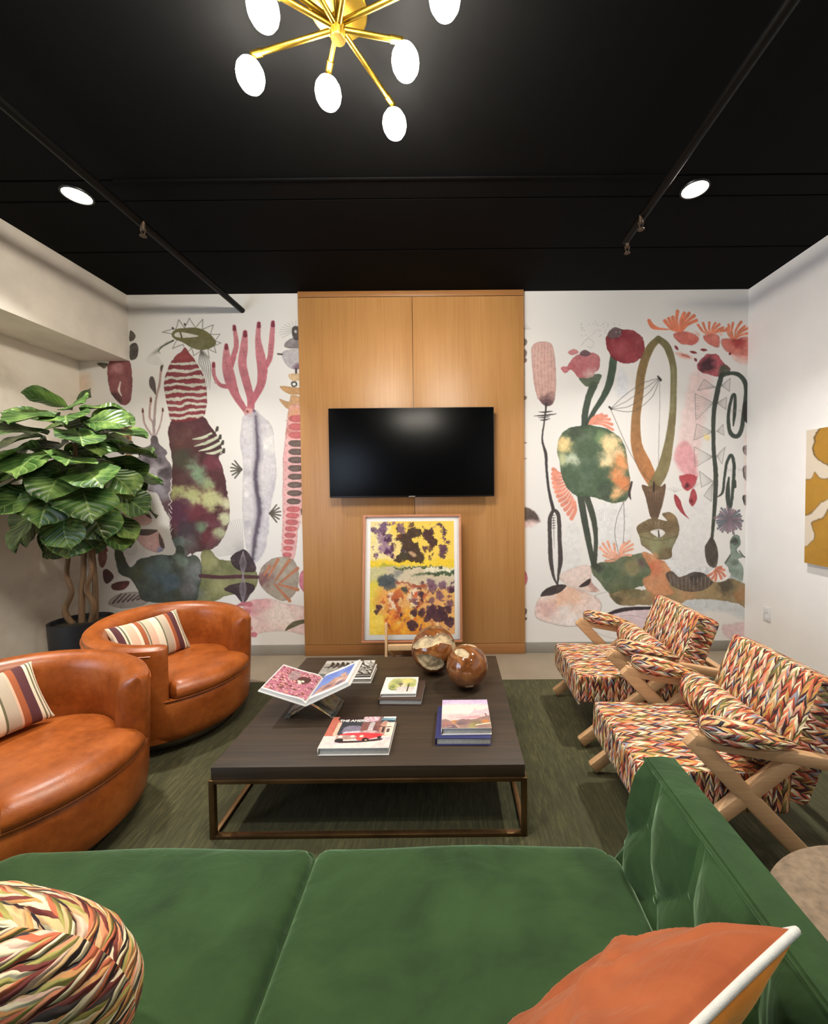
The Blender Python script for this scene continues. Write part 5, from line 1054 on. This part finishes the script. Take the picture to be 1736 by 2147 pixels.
# ------------------------------------------------------------------ leather swivel chairs
def swivel_chair(loc, rz, label):
    t = thing('swivel_armchair', loc, rz, label, 'armchair', 'cognac leather swivel chairs')
    b = B(); b.lathe([(.001, 0), (.335, 0), (.345, .006), (.345, .06), (.335, .066), (.001, .066)], 56); b.build('plinth', 'steel', t)
    R0 = .455
    b = B(); b.lathe([(.001, .068), (.39, .068), (.42, .075), (.438, .095), (.447, .14), (.453, .25), (.451, .30), (.443, .322), (.42, .332), (.001, .332)], 72); b.build('base_drum', 'leather', t)
    b = B(); b.tube([(.449*math.cos(a), .449*math.sin(a), .331) for a in np.linspace(0, 2*PI, 73)[:-1]], .0055, 8, loop=True); b.build('welt', 'leather', t)
    p0 = math.radians(41)
    # shell
    def hgt(p):
        k = (1-math.cos(p))/2; return .655+.075*k**1.2
    def sec(p, ins=0.0):
        h = hgt(p); P = [(R0-.016, .085), (R0-.003, .2), (R0+.008, .45), (R0+.010, h-.055), (R0+.004, h-.022), (R0-.016, h-.006), (R0-.046, h), (R0-.078, h-.008), (R0-.104, h-.03), (R0-.118, h-.07), (R0-.126, .5), (R0-.13, .40), (R0-.132, .34), (R0-.12, .085)]
        rc, zc = R0-.025, .36
        return [(rc+(r-rc)*(1-ins*.94), zc+(z-zc)*(1-ins*.035)) for r, z in P]
    st = [(p0-.03+.17*(1-math.sin(PI/2*k/9)), 1-math.cos(PI/2*k/9)**.85) for k in range(9, -1, -1)]
    ph = st+[(p0+.14+(2*PI-2*p0-.28)*i/60, 0) for i in range(1, 60)]+[(2*PI-a, i) for a, i in st[::-1]]
    rings = []
    for p, ins in ph: rings.append([(r*math.cos(p), r*math.sin(p), z) for r, z in sec(p, ins)])
    b = B(); b.sweep(rings); sh = b.build('shell', 'leather', t)
    # seam piping along the outer top edge
    b = B(); b.tube([((R0+.0095)*math.cos(p), (R0+.0095)*math.sin(p), hgt(p)-.05) for p, i in ph[9:-9]], .004, 6); b.build('seam', 'leather', sh)
    # seat
    n = 84; prof = [(0, .44, 1), (.25, .442, 1), (.5, .438, 1), (.7, .431, 1), (.84, .421, 1), (.92, .410, 1), (.97, .396, 1), (1.0, .375, 1), (1.0, .352, 1), (.985, .338, 1), (.9, .334, 1)]
    def rad(p):
        a = abs((p+PI) % (2*PI)-PI); k = min(1, max(0, (a-p0+.09)/.12)); k = k*k*(3-2*k); return (R0+.006)*(1-k)+(R0-.118)*k
    rings = []
    for s_, z, _ in prof:
        rings.append([(max(s_, .002)*rad(2*PI*j/n)*math.cos(2*PI*j/n), max(s_, .002)*rad(2*PI*j/n)*math.sin(2*PI*j/n), z+(.012*s_*math.cos(2*PI*j/n) if z > .4 else 0)) for j in range(n)])
    b = B(); b.sweep(rings); b.build('seat_cushion', 'leather', t)
    return t
swivel_chair((-1.893, 2.665, RUG), math.radians(-20), 'cognac leather swivel tub chair nearer the mural, beside the potted tree')
swivel_chair((-1.918, 1.715, RUG), math.radians(-14), 'cognac leather swivel tub chair nearer the green sofa, at the left edge')

def pillow_mesh(w, h, T, n=26, side=0, pinch=.07, uv=True, wr=0.0, seed=0, disc=0.0):
    """one half (side +1/-1) or both (0) of a stuffed pillow in its own x/y plane"""
    b = B()
    for sg in ((1, -1) if side == 0 else (side,)):
        vs = []; uvs = []
        for i in range(n+1):
            for j in range(n+1):
                s = -math.cos(PI*i/n)*.6+(2*i/n-1)*.4; q = -math.cos(PI*j/n)*.6+(2*j/n-1)*.4
                x = s*(1-pinch*(1-q*q)); y = q*(1-pinch*(1-s*s))
                if disc: x, y = x*(1-disc)+s*math.sqrt(1-q*q/2)*disc, y*(1-disc)+q*math.sqrt(1-s*s/2)*disc
                k = max(0, (1-s*s))*max(0, (1-q*q)); z = T/2*k**.42
                if wr: z += wr*k**.45*(max(0, math.sin(5*s+3*q+seed+1.2*math.sin(3*q)))**3+.7*max(0, math.sin(9*q-5*s+2*seed+math.sin(4*s)))**4-.5*max(0, math.sin(7*s-6*q+seed))**5)
                vs.append((x*w/2, y*h/2, sg*z)); uvs.append(((q+1)/2*h, (s+1)/2*w) if uv == 'mx' else ((s+1)/2*(w if uv == 'm' else 1), (q+1)/2*(h if uv == 'm' else 1)))
        if uv == 'mx':
            A = np.array(vs).reshape(n+1, n+1, 3)
            du = np.concatenate([np.zeros((n+1, 1)), np.linalg.norm(np.diff(A, axis=1), axis=2)], 1).cumsum(1); dv = np.concatenate([np.zeros((1, n+1)), np.linalg.norm(np.diff(A, axis=0), axis=2)], 0).cumsum(0)
            du -= du[:, n//2:n//2+1]; dv -= dv[n//2:n//2+1, :]
            uvs = [(sg*u_+(.3 if sg > 0 else 0), v_) for u_, v_ in zip(du.ravel(), dv.ravel())]
        fs = []; fu = []
        for i in range(n):
            for j in range(n):
                f = [i*(n+1)+j, (i+1)*(n+1)+j, (i+1)*(n+1)+j+1, i*(n+1)+j+1]
                if sg < 0: f = f[::-1]
                fs.append(f); fu.append([uvs[k] for k in f])
        b.add(vs, fs, fu)
    return b
def frame_from(c, xdir, ydir):
    x = Vector(xdir).normalized(); y = Vector(ydir); y = (y-x*x.dot(y)).normalized(); z = x.cross(y)
    return Matrix(((x.x, y.x, z.x, c[0]), (x.y, y.y, z.y, c[1]), (x.z, y.z, z.z, c[2]), (0, 0, 0, 1)))
def lumbar(c, xd, yd, label, w=.45, h=.30):
    o = pillow_mesh(w, h, .15).build('striped_pillow', 'stripe'); o.matrix_world = frame_from(c, xd, yd)
    return tag(o, label, 'pillow', 'striped lumbar pillows')
lumbar((-2.05, 2.66, .575), (.35, .93, .0), (-.45, .17, .87), 'striped wool lumbar pillow on the leather chair nearer the mural')
lumbar((-2.11, 1.73, .59), (.30, .95, .02), (-.5, .15, .85), 'striped wool lumbar pillow on the leather chair at the left edge')

# ------------------------------------------------------------------ potted fig tree
PX, PY = -2.855, 3.02
t = thing('potted_fig_tree', (PX, PY, 0), 0, 'tall fiddle leaf fig tree in a round black pot in the left corner', 'potted plant')
b = B(); b.lathe([(.001, 0), (.155, 0), (.165, .01), (.192, .58), (.192, .60), (.175, .60), (.17, .56), (.001, .55)], 48); b.build('pot', 'pot', t)
b = B(); b.lathe([(.001, .551), (.168, .551), (.168, .565), (.1, .58), (.001, .585)], 32); b.build('soil', 'soil', t)
trunks = [[(.02, -.02, .56), (.03, -.02, .8), (.035, .0, 1.1), (.01, .0, 1.5), (.0, 0, 1.95)], [(-.03, -.03, .56), (-.075, -.05, .68), (-.02, -.05, .82), (-.06, -.04, .96), (-.05, -.03, 1.15), (-.1, 0, 1.5)],
          [(.07, .0, .56), (.115, -.02, .72), (.075, -.03, .84), (.12, -.03, .98), (.08, .0, 1.15), (.12, .02, 1.45)], [(.06, .05, .56), (.07, .05, .8), (.07, .04, 1.1), (.04, .05, 1.5)]]
for P in trunks:
    b = B(); b.tube(smooth(P, 8, False), lambda f: .021-.009*f, 10); b.build('trunk', 'bark', t)
fol = B()
def add_leaf(base, dirv, nrm, L, W, droop, seed):
    r = random.Random(seed); d = Vector(dirv).normalized(); nv = Vector(nrm); nv = (nv-d*d.dot(nv)).normalized(); sd = d.cross(nv)
    n, m = 12, 8; vs = []; uv = []; base = Vector(base); ph = r.random()*6
    for i in range(n+1):
        tt = i/n; w = W*(math.sin(PI*min(1, tt*.97+.03)**1.45)**.62 if 0 < tt < 1 else (.06 if tt == 0 else .10))
        a = droop*tt
        along = L*(math.sin(a)/droop if droop else tt); dn = L*((1-math.cos(a))/droop if droop else 0)
        for j in range(-m, m+1):
            s = j/m; ru = .03*L*abs(s)**2*math.sin(11*tt+ph+(2 if s > 0 else 0))*1.2
            cup = .16*W*abs(s)**1.6
            p = base+d*along-nv*dn+sd*(s*w*(1+.05*math.sin(17*tt+ph)))+nv*(cup+ru-.02*L*abs(math.sin(7*PI*(tt-.28*abs(s))))*abs(s)*(1-abs(s)))
            vs.append(p); uv.append((s, tt))
    k = 2*m+1; fs = []; fu = []
    for i in range(n):
        for j in range(2*m):
            f = [i*k+j, i*k+j+1, (i+1)*k+j+1, (i+1)*k+j]; fs.append(f); fu.append([uv[x] for x in f])
    fol.add(vs, fs, fu)
rl = random.Random(5)
tiers = [(1.36, 6, .14, -.8, .95), (1.45, 9, .22, -.5, 1.0), (1.58, 10, .28, -.3, 1.02), (1.66, 7, .14, -.3, .9), (1.73, 10, .28, -.15, 1.0), (1.81, 7, .12, -.2, .9), (1.87, 10, .26, -.05, 1.0), (2.0, 10, .21, .05, .95), (2.12, 8, .13, .2, .9), (2.2, 4, .05, .6, .8)]
for ti, (z, n, rr, el, sc) in enumerate(tiers):
    for i in range(n):
        az = 2*PI*(i+.5*(ti % 2))/n+rl.uniform(-.25, .25); e = el+rl.uniform(-.25, .25)
        d = Vector((math.cos(az)*math.cos(e), math.sin(az)*math.cos(e), math.sin(e)))
        bs = Vector((math.cos(az)*rr*.8, math.sin(az)*rr*.8, z+rl.uniform(-.05, .05)))
        L = rl.uniform(.29, .37)*sc
        # keep leaves clear of the two walls behind
        tip = bs+d*L
        if PX+tip.x < XL+.04: L *= max(.5, (PX+bs.x-XL-.04)/(abs(d.x)*L))
        if PY+tip.y > YW-.05: L *= .9
        nr = Vector((math.cos(az)*.55, math.sin(az)*.55, .75))+Vector((rl.uniform(-.4, .4), rl.uniform(-.7, .1), 0))
        add_leaf(bs, d, nr, L, L*.47, rl.uniform(.5, 1.3), ti*100+i)
fol.build('foliage', 'leaf', t, weld=False)

# ------------------------------------------------------------------ woven lounge chairs
def woven_chair(loc, label):
    """front faces -x in the chair's own frame; x = 0 is the front edge of the seat"""
    t = thing('woven_armchair', loc, 0, label, 'armchair', 'woven lounge chairs with crossed wooden legs')
    UV = {0: (1, 2), 1: (0, 2), 2: (1, 0)}
    Rs = Matrix.Rotation(math.radians(2.5), 3, 'Y')
    b = B(); b.rbox((.31, 0, .325), (.62, .535, .17), .022, 14, (0, 0, .012), UV, Rs); b.build('seat_cushion', 'braid', t)
    b = B(); b.tube([(.012+.006, -.25, .243), (.018, .25, .243)], .006, 6); b.build('seat_piping', 'braid', t)
    Rb = Matrix.Rotation(math.radians(21), 3, 'Y')
    b = B(); b.rbox((.715, 0, .515), (.145, .52, .52), .022, 14, (.012, 0, 0), {0: (1, 2), 1: (2, 0), 2: (1, 0)}, Rb); b.build('back_cushion', 'braid', t)
    # lumbar roll with rounded ends
    n = 22; rings = []; ys = [-.255, -.25, -.235, -.2]+[-.15+.1*i for i in range(4)]+[.2, .235, .25, .255]; rs = [.03, .06, .08, .09]+[.092]*4+[.09, .08, .06, .03]
    for y, r in zip(ys, rs): rings.append([(.52+r*math.cos(2*PI*j/n)*.92, y, .50+r*math.sin(2*PI*j/n)) for j in range(n)])
    b = B(); b.sweep(rings, uvf=lambda i, j: (ys[i], j/n*2*PI*.09)); b.build('lumbar_roll', 'braid', t)
    for s_ in (-1, 1):
        y = s_*.295
        ax0, az0_, ax1, az1_ = .20, .565, 1.02, .405
        dz = (az1_-az0_)/(ax1-ax0)
        b = B(); b.smooth = False; b.bar((.185, y, .575), (.695, y, .034), .068, .042, .012, (0, 1, 0)); b.build('leg', 'ash', t)
        b = B(); b.smooth = False; b.bar((.012, y-.001*s_, .034), (.60, y-.001*s_, .488), .060, .040, .010, (0, 1, 0)); b.build('leg', 'ash', t)
        b = B(); b.smooth = False; b.bar((.19, y, .568), (1.03, y, .568+dz*.84), .052, .044, .012, (0, 1, 0)); b.build('arm_rail', 'ash', t)
        # arm pad: a flattened spindle strapped on the rail
        m = 20; rings = []; fs_ = [0, .012, .035, .08, .15, .25, .36, .48, .6, .7, .8, .88, .94, .98, 1.0]; k = len(fs_)-1
        for f in fs_:
            e = (min(1, f/.16)*(2-min(1, f/.16)))**.5*(1-max(0, (f-.35)/.65)**1.7)**.8
            x = .225+.38*f; z = .568+dz*(x-.19)+.05; w = .004+.058*e; hh = .004+.046*e
            rings.append([(x, y+w*math.cos(2*PI*j/m), z+hh*math.sin(2*PI*j/m)) for j in range(m)])
        b = B(); b.sweep(rings, uvf=lambda i, j: (j/m*.30, .38*fs_[i])); b.build('arm_pad', 'braid', t)
    for x, z in ((.60, .13), (.94, .40)): b = B(); b.smooth = False; b.box((x, 0, z), (.045, .55, .03), .004); b.build('cross_rail', 'ash', t)
    return t
woven_chair((.745, 2.625, RUG), 'braided multicolour wool lounge chair on crossed wooden legs, nearer the mural')
woven_chair((.735, 1.815, RUG), 'braided multicolour wool lounge chair on crossed wooden legs, nearer the sofa')

# ------------------------------------------------------------------ green velvet sofa and its pillows
SX0, SX1 = -1.405, .50
t = thing('sofa', ((SX0+SX1)/2, .8, RUG), 0, 'green velvet sofa with two seat cushions and a tall button tufted arm', 'sofa')
b = B(); b.box(((SX0+SX1)/2, .80, .19), (SX1-SX0+.12, .68, .14), .015); b.build('base', 'velvet', t, world=True)
for x in (SX0+.08, SX1-.08):
    for y in (.55, 1.08): b = B(); b.tube([(x, y, RUG), (x, y, .12)], lambda f: .016+.008*f, 12); b.build('foot', 'ash', t, world=True)
def cushion(x0, x1, rfr):
    y0, y1, z0, z1 = .44, 1.205, .268, .460
    cx, cy, cz = (x0+x1)/2, (y0+y1)/2, (z0+z1)/2; hx, hy = (x1-x0)/2, (y1-y0)/2
    def fn(v):
        # the front corners in plan are rounded off
        for sg, rr in ((-1, rfr[0]), (1, rfr[1])):
            ex = sg*v.x-(hx-rr); ey = v.y-(hy-rr)
            if ex > 0 and ey > 0:
                L = max(abs(ex), abs(ey)); k = math.hypot(ex, ey)
                if k > 0: v.x = sg*((hx-rr)+ex*L/k); v.y = (hy-rr)+ey*L/k
        v.z += .006*math.sin(v.x*7+v.y*4)*max(0, 1-(v.x/hx)**2)*(1 if v.z > 0 else 0)
        return v
    b = B(); b.rbox((cx, cy, cz), (x1-x0, y1-y0, z1-z0), .04, 26, (0, 0, .022), None, None, fn); c = b.build('seat_cushion', 'velvet', t, world=True)
    pts = []
    for sg, q in ((1, 0), (-1, 1)):
        rr = rfr[1] if sg > 0 else rfr[0]; a0 = 0 if sg > 0 else PI/2
        for i in range(9):
            a = a0+PI/2*i/8; pts.append(Vector((cx+sg*(hx-rr)+rr*math.cos(a), cy+hy-rr+rr*math.sin(a), 0)))
    full = [Vector((x1, y0+.02, 0))]+pts+[Vector((x0, y0+.02, 0))]
    off = t.location
    for z in (z1-.034,):
        b = B(); b.tube([(p.x-off.x, p.y-off.y, z-off.z) for p in full], .0035, 8); b.build('piping', 'velvet', c)
    return c
cushion(SX0, -.4335, (.10, .03)); cushion(-.4285, SX1, (.03, .09))
# tufted arms: the inner face is a grid with pulled-in buttons
def arm(sg, xb, label):
    """sg = +1: right arm, inner face looks towards -x"""
    y0, y1, zb, zt = .30, 1.19, .10, .735
    X = lambda x: xb+sg*x
    btn = []
    for r, zr in enumerate((.59, .48, .37, .26)):
        for k in range(-1, 6): btn.append(((1.10 if r % 2 == 0 else 1.1975)-.195*k, zr, r))
    segs = [(a[0], a[1], c[0], c[1]) for a in btn for c in btn if c[2] == a[2]+1 and abs(abs(a[0]-c[0])-.0975) < .01]+[(a[0], a[1], a[0], zt) for a in btn if a[2] == 0]
    def face(y, z):
        base = .108-.30*(zt-max(z, .42))
        d = min(math.hypot(y-a, z-c) for a, c, r in btn); cr = 1e9
        for ax, az, bx, bz in segs:
            dx, dz = bx-ax, bz-az; q = max(0, min(1, ((y-ax)*dx+(z-az)*dz)/(dx*dx+dz*dz))); cr = min(cr, math.hypot(y-ax-q*dx, z-az-q*dz))
        puff = .040*(1-math.exp(-(cr/.030)**1.1))*(1-.75*math.exp(-(d/.045)**1.5))
        return base+.016-puff*(1-max(0, (z-(zt-.05))/.05))-.016*max(0, (z-(zt-.05))/.05)
    ny, nz = 150, 90; vs = []; b = B()
    for i in range(ny+1):
        for j in range(nz+1):
            y = y0+(y1-y0)*i/ny; z = zb+(zt-zb)*j/nz; vs.append((X(face(y, z)+.012*max(0, (abs(y-(y0+y1)/2)-(y1-y0)/2+.012)/.012)), y, z))
    b.add(vs, [[i*(nz+1)+j, (i+1)*(nz+1)+j, (i+1)*(nz+1)+j+1, i*(nz+1)+j+1] for i in range(ny) for j in range(nz)])
    b2 = b.build('tufted_panel', 'velvet', t, world=True)
    # outer body: top band, outer face, ends
    xi = face(.75, zt); o = .205
    b = B(); prof = [(xi-.002, zt-.012), (xi+.006, zt), (xi+.05, zt+.002), (o-.008, zt-.004), (o, zt-.016), (o-.012, .10), (.03, .10), (.035, .40)]
    ysec = [y0, y0+.004]+[y0+.05+(y1-y0-.1)*i/10 for i in range(11)]+[y1-.004, y1]
    b.sweep([[(X(x if k not in (0, len(ysec)-1) else .1+(x-.1)*.96), y, z if k not in (0, len(ysec)-1) else .4+(z-.4)*.99) for x, z in prof] for k, y in enumerate(ysec)])
    a = b.build('arm', 'velvet', t, world=True)
    off = t.location
    b = B(); b.tube([(X(xi-.001)-off.x, y-off.y, zt-.006-off.z) for y in np.linspace(y0, y1, 20)], .005, 8); b.build('arm_piping', 'velvet', a)
    for yc, zc, r in btn:
        if not y0+.03 < yc < y1-.02: continue
        bb = B(); bb.lathe([(.001, .004), (.008, .003), (.011, 0), (.008, -.003), (.001, -.004)], 12)
        bb.v = [(X(face(yc, zc)-.001)-sg*vz-off.x, yc+vx-off.y, zc+vy-off.z) for vx, vy, vz in bb.v]; bb.build('tuft_button', 'velvet', b2)
arm(1, .475, ''); arm(-1, -1.38, '')
b = B(); b.rbox(((SX0+SX1)/2, .345, .42), (SX1-SX0+.16, .13, .62), .03, 12, (0, .01, 0)); b.build('backrest', 'velvet', t, world=True)

def quad_pillow(name, C1, C2, C4, T, label, cat, mats, piping=None, seed=1, uvm=1):
    C1, C2, C4 = Vector(C1), Vector(C2), Vector(C4); w = (C2-C1).length; h = (C4-C1).length
    c = (C2+C4)/2; mw = frame_from(c, C2-C1, C4-C1)
    t = thing(name, c, 0, label, cat); t.matrix_world = mw
    pillow_mesh(w, h, T, 60, -1, .05, 'm', .011, seed).build('front_panel', mats[0], t); pillow_mesh(w, h, T, 60, 1, .05, 'm', .010, seed+2).build('back_panel', mats[1], t)
    if piping:
        P = []
        n = 24
        for k in range(4):
            for i in range(n):
                f = -math.cos(PI*i/n)
                s, q = [(f, -1), (1, f), (-f, 1), (-1, -f)][k]
                P.append((s*(1-.05*(1-q*q))*w/2, q*(1-.05*(1-s*s))*h/2, 0))
        b = B(); b.tube(P, .006, 10, loop=True); b.build('piping', piping, t)
    return t
quad_pillow('velvet_pillow', (.56, .62, .845), (.13, .41, .83), (.41, .865, .50), .115, 'rust velvet pillow with grey piping and orange back in the sofa corner', 'pillow', ('rust', 'orange'), 'cord', 2)
o = pillow_mesh(.56, .42, .24, 50, 0, .0, 'mx', .006, 4, .75).build('braided_pillow', 'braid2'); o.matrix_world = frame_from((-.86, .66, .667), (1, .1, -.06), (0, -.25, .97))
tag(o, 'plump braided multicolour wool pillow at the left end of the green sofa', 'pillow')

# round ottoman beyond the arm
t = thing('round_ottoman', (1.17, .78, RUG), 0, 'round taupe textured ottoman behind the right arm of the sofa', 'ottoman')
b = B(); b.lathe([(.001, .03), (.40, .03), (.425, .05), (.43, .1), (.43, .40), (.424, .425), (.405, .44), (.37, .447), (.001, .45)], 72); b.build('upholstered_drum', 'ottoman', t)
b = B(); b.lathe([(.001, 0), (.34, 0), (.34, .029), (.001, .029)], 40); b.build('plinth', 'black', t)

# ------------------------------------------------------------------ light
def area(name, loc, size, power, col, rot=(0, 0, 0), shape='DISK', spread=PI):
    d = bpy.data.lights.new(name, 'AREA'); d.shape = shape; d.size = size; d.energy = power; d.color = col; d.spread = spread
    o = bpy.data.objects.new(name, d); COL.objects.link(o); o.location = loc; o.rotation_euler = rot; return o
WARM = (1, .955, .89)
for x, y, e in ((-1.3, .6, 24), (1.53, .3, 12), (-2.3, -1.6, 5), (1.53, -1.6, 5)):
    area('ceiling_lamp', (x, y, ZC-.012), .15, e, WARM, spread=math.radians(125))
for x, y in ((-2.318, 2.529), (1.532, 2.524)): area('downlight_lamp', (x, y, ZC-.012), .13, 34, WARM, spread=math.radians(112))
# daylight through the window beside the camera
w = bpy.data.worlds.new('sky'); SC.world = w; w.use_nodes = True
w.node_tree.nodes['Background'].inputs[0].default_value = (.62, .78, 1, 1); w.node_tree.nodes['Background'].inputs[1].default_value = 2.2
o = area('window_daylight', (XL-.08, (WY0+WY1)/2, (WZ0+WZ1)/2), WY1-WY0-.1, 130, (.62, .79, 1), (0, -PI/2, 0), 'RECTANGLE'); o.data.size = WZ1-WZ0-.1; o.data.size_y = WY1-WY0-.1

vs_ = SC.view_settings; vs_.view_transform = 'Standard'; vs_.look = 'None'; vs_.gamma = 1; vs_.use_curve_mapping = False; vs_.exposure = -.1
SC.cycles.max_bounces = 8; SC.cycles.sample_clamp_indirect = 6
